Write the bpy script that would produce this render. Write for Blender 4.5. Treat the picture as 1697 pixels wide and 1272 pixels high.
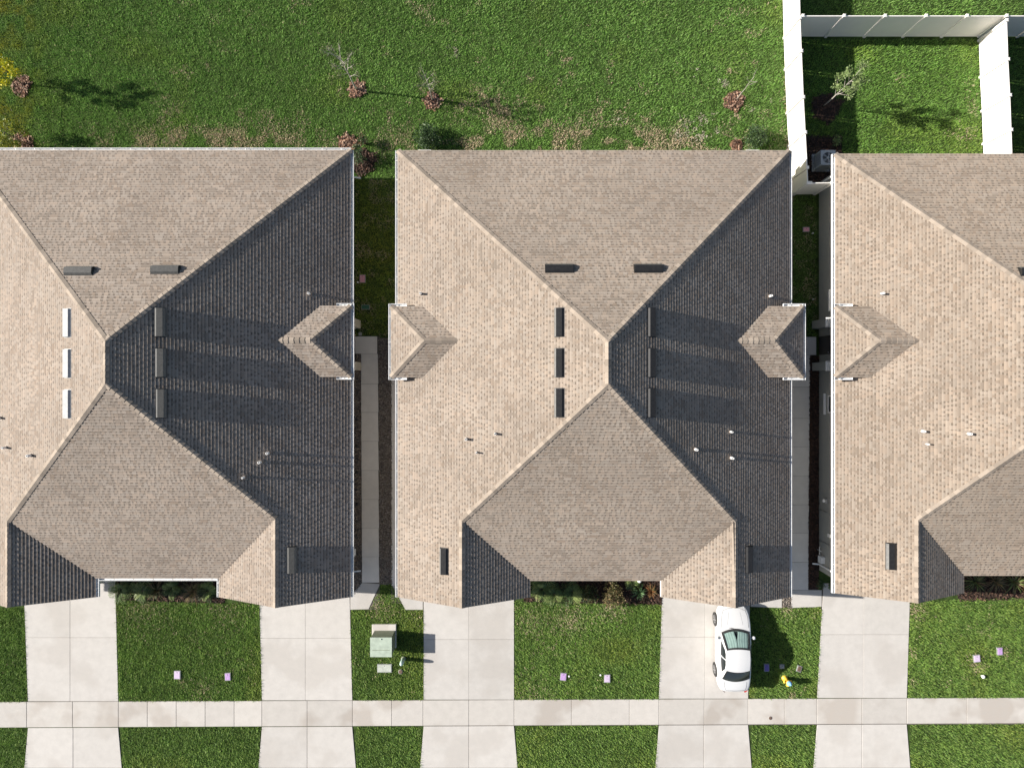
import bpy, math, random
import numpy as np
from mathutils import Vector, Matrix

# ------------------------------------------------------------------ camera, sky, sun, exposure
scene = bpy.context.scene
for o in list(bpy.data.objects):
    bpy.data.objects.remove(o)
rng = np.random.default_rng(7)
random.seed(7)

CAM_H = 32.5
cam_data = bpy.data.cameras.new('camera')
cam_data.sensor_width = 36.0
cam_data.lens = 36.0 * 975.0 / 1697.0
cam_data.clip_end = 2000.0
cam = bpy.data.objects.new('camera', cam_data)
cam.location = (0, 0, CAM_H)
cam.rotation_euler = (0, 0, 0)
scene.collection.objects.link(cam)
scene.camera = cam

SUN_EL = math.radians(25.2)
SUN_DEV = math.radians(6.8)          # shadows run east and a little south
world = bpy.data.worlds.new('World')
scene.world = world
world.use_nodes = True
wn = world.node_tree.nodes
wl = world.node_tree.links
sky = wn.new('ShaderNodeTexSky')
sky.sky_type = 'NISHITA'
sky.sun_disc = False
sky.sun_elevation = SUN_EL
sky.dust_density = 1.8
sky.sun_rotation = math.radians(-90.0) + SUN_DEV
bg = wn['Background']
wl.new(sky.outputs['Color'], bg.inputs['Color'])
bg.inputs['Strength'].default_value = 0.06

sun_data = bpy.data.lights.new('sun', 'SUN')
sun_data.energy = 5.0
sun_data.angle = math.radians(0.5)
sun_data.color = (1.0, 0.95, 0.885)
sun = bpy.data.objects.new('sun', sun_data)
sdir = Vector((math.cos(SUN_EL) * math.cos(SUN_DEV), -math.cos(SUN_EL) * math.sin(SUN_DEV), -math.sin(SUN_EL)))
sun.rotation_euler = sdir.to_track_quat('-Z', 'Y').to_euler()
sun.location = (-40, 5, 40)
scene.collection.objects.link(sun)

scene.view_settings.view_transform = 'Standard'
scene.view_settings.look = 'None'
scene.view_settings.gamma = 1.0
scene.view_settings.use_curve_mapping = False
scene.view_settings.exposure = 1.1

# ------------------------------------------------------------------ helpers
COL = scene.collection.objects
WM = {}                                            # world matrix of parents


def P(px, py, h=0.0):
    """survey: a spot on the plan (1 m = 30 units at ground level) at height h"""
    k = (1.0 - h / CAM_H) / 30.0
    return Vector(((px - 848.5) * k, -(py - 636.0) * k, h))


def tag(o, label=None, cat=None, group=None, kind=None):
    if label: o['label'] = label
    if cat: o['category'] = cat
    if group: o['group'] = group
    if kind: o['kind'] = kind
    return o


def empty(name, loc, label=None, cat=None, group=None, rz=0.0, parent=None):
    o = bpy.data.objects.new(name, None)
    o.empty_display_size = 0.2
    o.location = loc
    o.rotation_euler = (0, 0, rz)
    COL.link(o)
    m = Matrix.Translation(loc) @ Matrix.Rotation(rz, 4, 'Z')
    if parent is not None:
        o.parent = parent
        o.matrix_parent_inverse = WM.get(parent.name, Matrix()).inverted()
    WM[o.name] = m
    return tag(o, label, cat, group)


def link(name, me, parent=None, local=False, mw=None):
    o = bpy.data.objects.new(name, me)
    COL.link(o)
    if parent is not None:
        o.parent = parent
        if not local:
            o.matrix_parent_inverse = WM.get(parent.name, Matrix()).inverted()
    if mw is not None:
        o.matrix_basis = mw
    return o


def np_mesh(name, V, F, mat, cols=None, smooth=False):
    """V (n,3) float, F (m,k) int"""
    V = np.asarray(V, dtype=np.float32)
    F = np.asarray(F, dtype=np.int32)
    me = bpy.data.meshes.new(name)
    m, k = F.shape
    me.vertices.add(len(V))
    me.vertices.foreach_set('co', V.ravel())
    me.loops.add(m * k)
    me.loops.foreach_set('vertex_index', F.ravel())
    me.polygons.add(m)
    me.polygons.foreach_set('loop_start', np.arange(0, m * k, k, dtype=np.int32))
    me.polygons.foreach_set('loop_total', np.full(m, k, dtype=np.int32))
    me.polygons.foreach_set('use_smooth', np.full(m, smooth, dtype=bool))
    me.update(calc_edges=True)
    if cols is not None:
        a = me.attributes.new('Col', 'FLOAT_COLOR', 'POINT')
        c = np.ones((len(V), 4), dtype=np.float32)
        c[:, :3] = cols
        a.data.foreach_set('color', c.ravel())
    me.materials.append(mat)
    return me


class MB:
    """collects shapes for ONE mesh"""
    def __init__(self):
        self.v, self.f, self.s = [], [], []

    def add(self, vs, fs, smooth=False):
        b = len(self.v)
        self.v += [tuple(p) for p in vs]
        self.f += [tuple(i + b for i in f) for f in fs]
        self.s += [smooth] * len(fs)
        return self

    def box(self, x0, x1, y0, y1, z0, z1, bev=0.0):
        if bev <= 0:
            vs = [(x, y, z) for z in (z0, z1) for y in (y0, y1) for x in (x0, x1)]
            return self.add(vs, [(0, 2, 3, 1), (4, 5, 7, 6), (0, 1, 5, 4), (2, 6, 7, 3), (0, 4, 6, 2), (1, 3, 7, 5)])
        b = bev
        r0 = [(x0, y0), (x1, y0), (x1, y1), (x0, y1)]
        r1 = [(x0 + b, y0 + b), (x1 - b, y0 + b), (x1 - b, y1 - b), (x0 + b, y1 - b)]
        vs = [(x, y, z0) for x, y in r0] + [(x, y, z1 - b) for x, y in r0] + [(x, y, z1) for x, y in r1]
        fs = [(3, 2, 1, 0), (8, 9, 10, 11)]
        for i in range(4):
            j = (i + 1) % 4
            fs += [(i, j, 4 + j, 4 + i), (4 + i, 4 + j, 8 + j, 8 + i)]
        return self.add(vs, fs)

    def prism(self, poly, z0, z1, cap_bottom=True):
        n = len(poly)
        vs = [(p[0], p[1], z0) for p in poly] + [(p[0], p[1], z1) for p in poly]
        fs = [tuple(range(n, 2 * n))] + [(i, (i + 1) % n, n + (i + 1) % n, n + i) for i in range(n)]
        if cap_bottom:
            fs.append(tuple(reversed(range(n))))
        return self.add(vs, fs)

    def beam(self, A, B, w, h, up=Vector((0, 0, 1)), out=0.0):
        """box along A-B, w wide sideways, from -h to 0 along up"""
        A, B = Vector(A), Vector(B)
        d = (B - A).normalized()
        s = d.cross(up).normalized()
        u = s.cross(d).normalized()
        vs = []
        for p in (A, B):
            for a, b in ((-w / 2, -h), (w / 2, -h), (w / 2, 0), (-w / 2, 0)):
                vs.append(p + s * (a + out) + u * b)
        return self.add(vs, [(0, 1, 2, 3), (7, 6, 5, 4), (0, 4, 5, 1), (1, 5, 6, 2), (2, 6, 7, 3), (3, 7, 4, 0)])

    def tube(self, pts, radii, n=8, cap=True):
        pts = [Vector(p) for p in pts]
        rings = []
        vs = []
        for i, p in enumerate(pts):
            d = (pts[min(i + 1, len(pts) - 1)] - pts[max(i - 1, 0)])
            d = d.normalized() if d.length > 1e-6 else Vector((0, 0, 1))
            a = d.orthogonal().normalized() if i == 0 else (prev - d * prev.dot(d)).normalized()
            prev = a
            b = d.cross(a)
            for k in range(n):
                t = 2 * math.pi * k / n
                vs.append(p + (a * math.cos(t) + b * math.sin(t)) * radii[i])
        fs = []
        for i in range(len(pts) - 1):
            for k in range(n):
                fs.append((i * n + k, i * n + (k + 1) % n, (i + 1) * n + (k + 1) % n, (i + 1) * n + k))
        base = len(self.v)
        self.add(vs, fs, True)
        if cap:
            m = (len(pts) - 1) * n
            self.f += [tuple(base + k for k in reversed(range(n))), tuple(base + m + k for k in range(n))]
            self.s += [False, False]
        return self

    def lathe(self, prof, c=(0, 0, 0), n=16):
        vs, fs = [], []
        for r, z in prof:
            for k in range(n):
                t = 2 * math.pi * k / n
                vs.append((c[0] + r * math.cos(t), c[1] + r * math.sin(t), c[2] + z))
        for i in range(len(prof) - 1):
            for k in range(n):
                fs.append((i * n + k, i * n + (k + 1) % n, (i + 1) * n + (k + 1) % n, (i + 1) * n + k))
        fs.append(tuple((len(prof) - 1) * n + k for k in range(n)))
        fs.append(tuple(reversed(range(n))))
        return self.add(vs, fs, True)

    def mesh(self, name, mat):
        me = bpy.data.meshes.new(name)
        me.from_pydata(self.v, [], self.f)
        me.polygons.foreach_set('use_smooth', self.s)
        me.materials.append(mat)
        me.update()
        return me

    def build(self, name, mat, parent=None, local=False):
        return link(name, self.mesh(name, mat), parent, local)


def lattice(seed, n=64):
    return np.random.default_rng(seed).random((n, n))


LAT = {}


def vnoise(x, y, scale, seed=1):
    if seed not in LAT:
        LAT[seed] = lattice(seed)
    L = LAT[seed]
    n = L.shape[0]
    x = np.asarray(x) / scale + 1000.3
    y = np.asarray(y) / scale + 1000.7
    xi, yi = np.floor(x).astype(int), np.floor(y).astype(int)
    fx, fy = x - xi, y - yi
    fx, fy = fx * fx * (3 - 2 * fx), fy * fy * (3 - 2 * fy)
    a, b = L[xi % n, yi % n], L[(xi + 1) % n, yi % n]
    c, d = L[xi % n, (yi + 1) % n], L[(xi + 1) % n, (yi + 1) % n]
    return (a * (1 - fx) + b * fx) * (1 - fy) + (c * (1 - fx) + d * fx) * fy


# ------------------------------------------------------------------ materials
def mat_new(name):
    m = bpy.data.materials.new(name)
    m.use_nodes = True
    return m, m.node_tree.nodes, m.node_tree.links, m.node_tree.nodes['Principled BSDF']


def simple(name, col, rough=0.6, metal=0.0, noise=0.12, nscale=8.0, bump=0.0, bscale=60.0, obj_var=0.0, spec=0.5, coat=0.0):
    m, N, L, B = mat_new(name)
    B.inputs['Roughness'].default_value = rough
    B.inputs['Metallic'].default_value = metal
    B.inputs['Specular IOR Level'].default_value = spec
    B.inputs['Coat Weight'].default_value = coat
    geo = N.new('ShaderNodeNewGeometry')
    nt = N.new('ShaderNodeTexNoise')
    nt.inputs['Scale'].default_value = nscale
    nt.inputs['Detail'].default_value = 5
    L.new(geo.outputs['Position'], nt.inputs['Vector'])
    mr = N.new('ShaderNodeMapRange')
    mr.inputs['From Min'].default_value = 0.3
    mr.inputs['From Max'].default_value = 0.7
    mr.inputs['To Min'].default_value = 1 - noise
    mr.inputs['To Max'].default_value = 1 + noise
    L.new(nt.outputs['Fac'], mr.inputs['Value'])
    fac = mr.outputs['Result']
    if obj_var > 0:
        oi = N.new('ShaderNodeObjectInfo')
        m2 = N.new('ShaderNodeMapRange')
        m2.inputs['To Min'].default_value = 1 - obj_var
        m2.inputs['To Max'].default_value = 1 + obj_var
        L.new(oi.outputs['Random'], m2.inputs['Value'])
        mm = N.new('ShaderNodeMath')
        mm.operation = 'MULTIPLY'
        L.new(fac, mm.inputs[0])
        L.new(m2.outputs['Result'], mm.inputs[1])
        fac = mm.outputs[0]
    mx = N.new('ShaderNodeVectorMath')
    mx.operation = 'SCALE'
    mx.inputs[0].default_value = col
    L.new(fac, mx.inputs['Scale'])
    L.new(mx.outputs['Vector'], B.inputs['Base Color'])
    if bump > 0:
        n2 = N.new('ShaderNodeTexNoise')
        n2.inputs['Scale'].default_value = bscale
        n2.inputs['Detail'].default_value = 3
        L.new(geo.outputs['Position'], n2.inputs['Vector'])
        bp = N.new('ShaderNodeBump')
        bp.inputs['Strength'].default_value = bump
        bp.inputs['Distance'].default_value = 0.01
        L.new(n2.outputs['Fac'], bp.inputs['Height'])
        L.new(bp.outputs['Normal'], B.inputs['Normal'])
    return m


def vcol(name, rough=0.8, noise=0.15, nscale=90.0, trans=0.0, bump=0.0, spec=0.3):
    m, N, L, B = mat_new(name)
    B.inputs['Roughness'].default_value = rough
    B.inputs['Specular IOR Level'].default_value = spec
    at = N.new('ShaderNodeAttribute')
    at.attribute_name = 'Col'
    geo = N.new('ShaderNodeNewGeometry')
    nt = N.new('ShaderNodeTexNoise')
    nt.inputs['Scale'].default_value = nscale
    nt.inputs['Detail'].default_value = 2
    L.new(geo.outputs['Position'], nt.inputs['Vector'])
    mr = N.new('ShaderNodeMapRange')
    mr.inputs['From Min'].default_value = 0.3
    mr.inputs['From Max'].default_value = 0.7
    mr.inputs['To Min'].default_value = 1 - noise
    mr.inputs['To Max'].default_value = 1 + noise
    L.new(nt.outputs['Fac'], mr.inputs['Value'])
    mx = N.new('ShaderNodeVectorMath')
    mx.operation = 'SCALE'
    L.new(at.outputs['Color'], mx.inputs[0])
    L.new(mr.outputs['Result'], mx.inputs['Scale'])
    L.new(mx.outputs['Vector'], B.inputs['Base Color'])
    if bump > 0:
        bp = N.new('ShaderNodeBump')
        bp.inputs['Strength'].default_value = bump
        bp.inputs['Distance'].default_value = 0.004
        L.new(nt.outputs['Fac'], bp.inputs['Height'])
        L.new(bp.outputs['Normal'], B.inputs['Normal'])
    if trans > 0:
        tr = N.new('ShaderNodeBsdfTranslucent')
        L.new(mx.outputs['Vector'], tr.inputs['Color'])
        ms = N.new('ShaderNodeMixShader')
        ms.inputs['Fac'].default_value = trans
        L.new(B.outputs['BSDF'], ms.inputs[1])
        L.new(tr.outputs['BSDF'], ms.inputs[2])
        L.new(ms.outputs['Shader'], N['Material Output'].inputs['Surface'])
    return m


def concrete_mat(name, base, stain, stain_amt=0.5):
    m, N, L, B = mat_new(name)
    B.inputs['Roughness'].default_value = 0.88
    B.inputs['Specular IOR Level'].default_value = 0.25
    geo = N.new('ShaderNodeNewGeometry')

    def noise(scale, detail, rough=0.55):
        n = N.new('ShaderNodeTexNoise')
        n.inputs['Scale'].default_value = scale
        n.inputs['Detail'].default_value = detail
        n.inputs['Roughness'].default_value = rough
        L.new(geo.outputs['Position'], n.inputs['Vector'])
        return n

    def rng_(src, a, b, c, d):
        r = N.new('ShaderNodeMapRange')
        r.inputs['From Min'].default_value = a
        r.inputs['From Max'].default_value = b
        r.inputs['To Min'].default_value = c
        r.inputs['To Max'].default_value = d
        L.new(src, r.inputs['Value'])
        return r.outputs['Result']
    big = noise(0.42, 3, 0.5)
    mid = noise(2.3, 6, 0.65)
    fine = noise(45.0, 3)
    s = rng_(big.outputs['Fac'], 0.50, 0.60, 0.0, stain_amt)
    st2 = rng_(mid.outputs['Fac'], 0.3, 0.7, 0.55, 1.0)
    mu = N.new('ShaderNodeMath')
    mu.operation = 'MULTIPLY'
    L.new(s, mu.inputs[0])
    L.new(st2, mu.inputs[1])
    mix = N.new('ShaderNodeMix')
    mix.data_type = 'RGBA'
    mix.inputs['A'].default_value = (*base, 1)
    mix.inputs['B'].default_value = (*stain, 1)
    L.new(mu.outputs[0], mix.inputs['Factor'])
    f1 = rng_(mid.outputs['Fac'], 0.3, 0.7, 0.93, 1.05)
    f2 = rng_(fine.outputs['Fac'], 0.3, 0.7, 0.93, 1.06)
    oi = N.new('ShaderNodeObjectInfo')
    f3 = rng_(oi.outputs['Random'], 0, 1, 0.93, 1.05)
    a = N.new('ShaderNodeMath'); a.operation = 'MULTIPLY'
    L.new(f1, a.inputs[0]); L.new(f2, a.inputs[1])
    b = N.new('ShaderNodeMath'); b.operation = 'MULTIPLY'
    L.new(a.outputs[0], b.inputs[0]); L.new(f3, b.inputs[1])
    sc = N.new('ShaderNodeVectorMath'); sc.operation = 'SCALE'
    L.new(mix.outputs['Result'], sc.inputs[0]); L.new(b.outputs[0], sc.inputs['Scale'])
    L.new(sc.outputs['Vector'], B.inputs['Base Color'])
    bp = N.new('ShaderNodeBump')
    bp.inputs['Strength'].default_value = 0.25
    bp.inputs['Distance'].default_value = 0.004
    L.new(fine.outputs['Fac'], bp.inputs['Height'])
    L.new(bp.outputs['Normal'], B.inputs['Normal'])
    return m


def glass_mat(name, tint, alpha):
    m, N, L, B = mat_new(name)
    N.remove(B)
    tr = N.new('ShaderNodeBsdfTransparent')
    tr.inputs['Color'].default_value = (*tint, 1)
    gl = N.new('ShaderNodeBsdfGlossy')
    gl.inputs['Roughness'].default_value = 0.03
    fr = N.new('ShaderNodeFresnel')
    fr.inputs['IOR'].default_value = 1.5
    mx = N.new('ShaderNodeMixShader')
    L.new(fr.outputs['Fac'], mx.inputs['Fac'])
    L.new(tr.outputs['BSDF'], mx.inputs[1])
    L.new(gl.outputs['BSDF'], mx.inputs[2])
    L.new(mx.outputs['Shader'], N['Material Output'].inputs['Surface'])
    return m


M = {}
M['ground'] = simple('turf soil', (0.046, 0.072, 0.022), 1.0, spec=0.0, noise=0.45, nscale=3.0, bump=0.5, bscale=40)
M['grass'] = vcol('grass blades', 0.55, 0.10, 30.0, trans=0.25, spec=0.25)
M['leaf'] = vcol('leaves', 0.5, 0.12, 30.0, trans=0.25, spec=0.35)
M['chips'] = vcol('bark chips', 0.9, 0.2, 60.0)
M['shingle'] = vcol('asphalt shingles', 0.92, 0.16, 110.0, bump=0.35, spec=0.15)
M['deck'] = simple('roof felt', (0.11, 0.09, 0.075), 0.95)
M['cap'] = simple('ridge cap shingle', (0.275, 0.230, 0.186), 0.92, noise=0.12, nscale=70, bump=0.3, bscale=200, obj_var=0.22, spec=0.15)
M['concrete'] = concrete_mat('driveway concrete', (0.480, 0.455, 0.422), (0.40, 0.37, 0.335), 0.6)
M['path'] = concrete_mat('side path concrete', (0.66, 0.62, 0.565), (0.58, 0.54, 0.48), 0.4)  # extra light for the shaded side gaps put into a paler concrete
M['walk'] = concrete_mat('sidewalk concrete', (0.470, 0.442, 0.405), (0.355, 0.315, 0.275), 0.85)
M['joint'] = simple('joint filler', (0.11, 0.095, 0.08), 0.95)
M['asphalt'] = simple('street asphalt', (0.06, 0.058, 0.055), 0.9, noise=0.2, nscale=5, bump=0.4, bscale=120)
M['vinyl'] = simple('white vinyl', (0.78, 0.745, 0.69), 0.45, noise=0.025, nscale=2)
M['gutter'] = simple('white aluminium gutter', (0.72, 0.72, 0.71), 0.4, noise=0.06, nscale=6)
M['stucco'] = simple('cream stucco', (0.52, 0.47, 0.385), 0.9, noise=0.05, bump=0.4, bscale=80)
M['stucco_grey'] = simple('grey stucco', (0.34, 0.335, 0.30), 0.9, noise=0.05, bump=0.4, bscale=80)
M['trim'] = simple('white trim', (0.74, 0.73, 0.70), 0.55, noise=0.04)
M['vent_dark'] = simple('dark bronze metal', (0.016, 0.0155, 0.015), 0.4, metal=0.0, noise=0.25, nscale=9)
M['lip_glare'] = simple('vent lip with sun glare', (0.44, 0.44, 0.43), 0.6, noise=0.1, spec=0.25)  # paler lip for the west vents, sun glare put into its colour
M['lip_dark'] = simple('dark grey vent lip', (0.130, 0.130, 0.126), 0.6, spec=0.25, noise=0.15)  # lip lighter than the dark hood
M['vent_glare'] = simple('grey metal with sun glare', (0.36, 0.365, 0.36), 0.6, noise=0.12, nscale=9, spec=0.25)  # sun glare on the west-slope vents painted into this paler copy
M['vent_grey'] = simple('galvanised metal', (0.055, 0.055, 0.052), 0.6, metal=0.0, spec=0.25, noise=0.22, nscale=9)  # darker copy of the same vents for slopes without glare
M['pipe'] = simple('white pvc', (0.78, 0.77, 0.74), 0.5, noise=0.05)
M['lead'] = simple('lead flashing', (0.30, 0.30, 0.30), 0.5, metal=0.3)
M['black'] = simple('black rubber', (0.018, 0.018, 0.018), 0.7)
M['paint'] = simple('white car paint', (0.60, 0.60, 0.595), 0.3, noise=0.01, coat=0.6)
M['glass_dark'] = simple('tinted glass', (0.018, 0.022, 0.024), 0.06, noise=0.05, spec=0.6)
M['glass'] = glass_mat('windscreen glass', (0.80, 0.92, 0.88), 0.3)
M['shade'] = simple('silver sunshade', (0.40, 0.43, 0.42), 0.5, metal=0.1, noise=0.12, nscale=4)
M['alloy'] = simple('wheel alloy', (0.45, 0.45, 0.46), 0.3, metal=0.8)
M['red'] = simple('red lens', (0.35, 0.015, 0.012), 0.2)
M['lens'] = simple('headlamp lens', (0.55, 0.57, 0.60), 0.08, noise=0.1)
M['green_box'] = simple('pale green enamel', (0.36, 0.42, 0.34), 0.5, noise=0.14, nscale=4)
M['green_dark'] = simple('olive green enamel', (0.17, 0.195, 0.135), 0.5, noise=0.12, nscale=4)
M['pedestal'] = simple('mint plastic', (0.45, 0.58, 0.52), 0.45, noise=0.08)
M['lid_purple'] = simple('faded purple lid', (0.42, 0.27, 0.50), 0.6, noise=0.18, nscale=14, bump=0.3)
M['lid_pale'] = simple('bleached lilac lid', (0.52, 0.42, 0.55), 0.6, noise=0.14, nscale=14, bump=0.3)
M['lid_pink'] = simple('pink lid', (0.62, 0.29, 0.36), 0.6, noise=0.12, nscale=14)
M['lid_deep'] = simple('deep violet lid', (0.14, 0.10, 0.32), 0.55, noise=0.12, nscale=14)
M['lid_grey'] = simple('grey lid', (0.26, 0.27, 0.26), 0.7, noise=0.15, nscale=10)
M['lid_vault'] = simple('vault lid', (0.40, 0.42, 0.37), 0.8, noise=0.15, nscale=7, bump=0.3)
M['lid_brown'] = simple('brown iron lid', (0.12, 0.075, 0.055), 0.7, noise=0.2, nscale=20)
M['yellow'] = simple('hydrant yellow', (0.72, 0.46, 0.05), 0.45, noise=0.1)
M['blue'] = simple('hydrant blue', (0.16, 0.36, 0.62), 0.4, noise=0.1)
M['ac'] = simple('condenser enamel', (0.38, 0.40, 0.41), 0.45, noise=0.08)
M['ac_dark'] = simple('condenser coil', (0.03, 0.033, 0.035), 0.6)
M['bark_pale'] = simple('pale bark', (0.36, 0.33, 0.28), 0.85, noise=0.25, nscale=20)
M['bark'] = simple('brown bark', (0.16, 0.115, 0.08), 0.9, noise=0.25, nscale=20)
M['door'] = simple('dark door', (0.03, 0.026, 0.024), 0.4)
M['garage'] = simple('white garage door', (0.66, 0.64, 0.60), 0.5)
M['green_valve'] = simple('green box plastic', (0.03, 0.12, 0.07), 0.6)

# ------------------------------------------------------------------ ground
g = np_mesh('ground', [(-300, -300, -0.03), (300, -300, -0.03), (300, 300, -0.03), (-300, 300, -0.03)], [(0, 1, 2, 3)], M['ground'])
tag(link('ground', g), kind='structure')


def sw(x):                                         # back edge of the sidewalk
    return 1162.5 - 0.0042 * x


def slab(parent, corners, mat, gap=0.02, top=0.0, th=0.09, bev=0.008):
    """one concrete slab from its plan corners, with eased edges"""
    pts = [P(x, y) for x, y in corners]
    c = sum(pts, Vector()) / len(pts)

    def inset(d):
        out = []
        n = len(pts)
        for i in range(n):
            a, b, d_ = pts[i - 1], pts[i], pts[(i + 1) % n]
            e1, e2 = (b - a).normalized(), (d_ - b).normalized()
            n1, n2 = Vector((-e1.y, e1.x, 0)), Vector((-e2.y, e2.x, 0))
            if n1.dot(c - b) < 0: n1 = -n1
            if n2.dot(c - b) < 0: n2 = -n2
            den = 1 + n1.dot(n2)
            out.append(b + (n1 + n2) * (d / max(den, 0.3)))
        return out
    o0, o1 = inset(gap / 2), inset(gap / 2 + bev)
    area = sum(pts[i].x * pts[(i + 1) % len(pts)].y - pts[(i + 1) % len(pts)].x * pts[i].y for i in range(len(pts)))
    if area < 0:
        o0.reverse(); o1.reverse()
    n = len(pts)
    vs = [(p.x - c.x, p.y - c.y, -th) for p in o0] + [(p.x - c.x, p.y - c.y, -bev) for p in o0] + [(p.x - c.x, p.y - c.y, 0) for p in o1]
    fs = [tuple(range(2 * n, 3 * n))]
    for i in range(n):
        j = (i + 1) % n
        fs += [(i, j, n + j, n + i), (n + i, n + j, 2 * n + j, 2 * n + i)]
    b = MB().add(vs, fs)
    o = b.build('slab', mat, parent)
    o.matrix_basis = Matrix.Translation((c.x, c.y, top))
    return o


def bed(name, poly, mat=None, z=-0.012):
    v = [tuple(P(x, y)) for x, y in poly]
    b = MB().add([(p[0], p[1], z) for p in v], [tuple(range(len(v)))])
    return tag(b.build(name, mat or M['joint']), kind='structure')


def row_slabs(parent, xs, y0f, y1f, mat, gap=0.025):
    for a, b in zip(xs[:-1], xs[1:]):
        slab(parent, [(a, y0f(a)), (b, y0f(b)), (b, y1f(b)), (a, y1f(a))], mat, gap)


# sidewalk along the street, each slab its own piece
xs = [-104, -30, 44, 120, 196, 244, 292, 340, 388, 434, 509, 584, 649, 701, 777, 852, 947, 1043, 1092, 1167, 1240, 1300, 1354, 1428, 1503, 1602, 1702, 1752]
walk = bed('sidewalk', [(-104, sw(0) + 42), (1752, sw(1700) + 44), (1752, sw(1700)), (-104, sw(0))])
row_slabs(walk, xs, lambda x: sw(x), lambda x: sw(x) + 42.5, M['walk'], 0.02)

drives = [((40, 192), (46, 196), 116, 1056), ((430, 580), (434, 584), 506, 1057), ((702, 852), (702, 852), 777, 1059),
          ((1097, 1243), (1092, 1240), 1168, 1055), ((1363, 1508), (1354, 1503), 1431, 1051)]
for (a0, a1), (b0, b1), cx, jy in drives:
    top, bot = 966, sw((b0 + b1) / 2) - 0.5
    d = bed('driveway', [(b0, bot), (b1, bot), (a1, top), (a0, top)])

    def xl(y, u0=a0, u1=b0): return u0 + (u1 - u0) * (y - 1000) / 160
    def xr(y, u0=a1, u1=b1): return u0 + (u1 - u0) * (y - 1000) / 160
    for y0, y1 in ((top, jy), (jy, bot)):
        slab(d, [(xl(y0), y0), (cx, y0), (cx, y1), (xl(y1), y1)], M['concrete'], 0.010)
        slab(d, [(cx, y0), (xr(y0), y0), (xr(y1), y1), (cx, y1)], M['concrete'], 0.010)
    ap = bed('driveway_apron', [(b0 - 6, 1272), (b1 + 6, 1272), (b1, sw(b1) + 43), (b0, sw(b0) + 43)])
    m = (b0 + b1) / 2
    for x0, x1 in ((b0, m), (m, b1)):
        k0, k1 = (-6 if x0 == b0 else 0), (6 if x1 == b1 else 0)
        slab(ap, [(x0, sw(x0) + 43), (x1, sw(x1) + 43), (x1 + k1, 1272), (x0 + k0, 1272)], M['concrete'], 0.02)
# kerb and street just past the verge
kerb = bed('kerb', [(-300, 1290), (2000, 1290), (2000, 1273), (-300, 1273)])
for i in range(12):
    x0 = -150 + i * 170
    slab(kerb, [(x0, 1273.5), (x0 + 170, 1273.5), (x0 + 170, 1289), (x0, 1289)], M['walk'], 0.015, top=0.02)
v = [P(-2500, 1290), P(4000, 1290), P(4000, 1520), P(-2500, 1520)]
st = MB().add([(p.x, p.y, -0.02) for p in v], [(0, 3, 2, 1)]).build('street', M['asphalt'])
tag(st, kind='structure')

# side paths between the houses
p1 = bed('path', [(588, 557), (629, 557), (629, 1010), (588, 1010)], z=-0.024)
slab(p1, [(588, 557), (625, 557), (625, 586), (588, 586)], M['path'], 0.012)
ys = [586, 636, 683, 731, 779, 827, 875, 922, 965]
for a, b in zip(ys[:-1], ys[1:]):
    xo = (a - 586) * 0.005
    slab(p1, [(598 + xo, a), (626 + xo, a), (627 + xo, b), (598 + xo, b)], M['path'], 0.012)
slab(p1, [(600, 965), (630, 967), (611, 1009), (580.5, 1010), (580.5, 986)], M['concrete'], 0.012)
p2 = bed('path', [(648, 560), (672, 560), (672, 1000), (648, 1000)], z=-0.024)
ys = [586, 636, 683, 731, 779, 827, 875, 922, 970]
for a, b in zip(ys[:-1], ys[1:]):
    slab(p2, [(648, a), (672, a), (672, b), (648, b)], M['path'], 0.012)
slab(p2, [(650, 970), (701, 970), (701, 1010), (672, 1010)], M['concrete'], 0.012)
p3 = bed('path', [(1312, 558), (1353, 558), (1353, 1006), (1312, 1006)], z=-0.024)
slab(p3, [(1310, 558), (1353, 558), (1353, 588), (1310, 588)], M['path'], 0.012)
ys = [588, 641, 693, 740, 788, 836, 883, 931, 977]
for a, b in zip(ys[:-1], ys[1:]):
    xo = (a - 588) * -0.008
    slab(p3, [(1310, a), (1343 + xo, a), (1342.6 + xo, b), (1310, b)], M['path'], 0.012)
slab(p3, [(1311.5, 977), (1362, 977), (1362, 1005), (1311.5, 1007)], M['concrete'], 0.012)
slab(p3, [(1244, 990), (1296, 990), (1296, 1007), (1244, 1005)], M['concrete'], 0.012)
p4 = bed('path', [(159, 940), (192, 940), (192, 966), (159, 966)], z=-0.024)
slab(p4, [(140, 938), (191, 938), (191, 966), (140, 966)], M['concrete'], 0.012)


# ------------------------------------------------------------------ houses
EAVE = 2.6
SH_LIGHT = np.array([0.312, 0.268, 0.224])
SH_MID = np.array([0.222, 0.184, 0.149])
SH_DARK = np.array([0.150, 0.122, 0.098])


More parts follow.
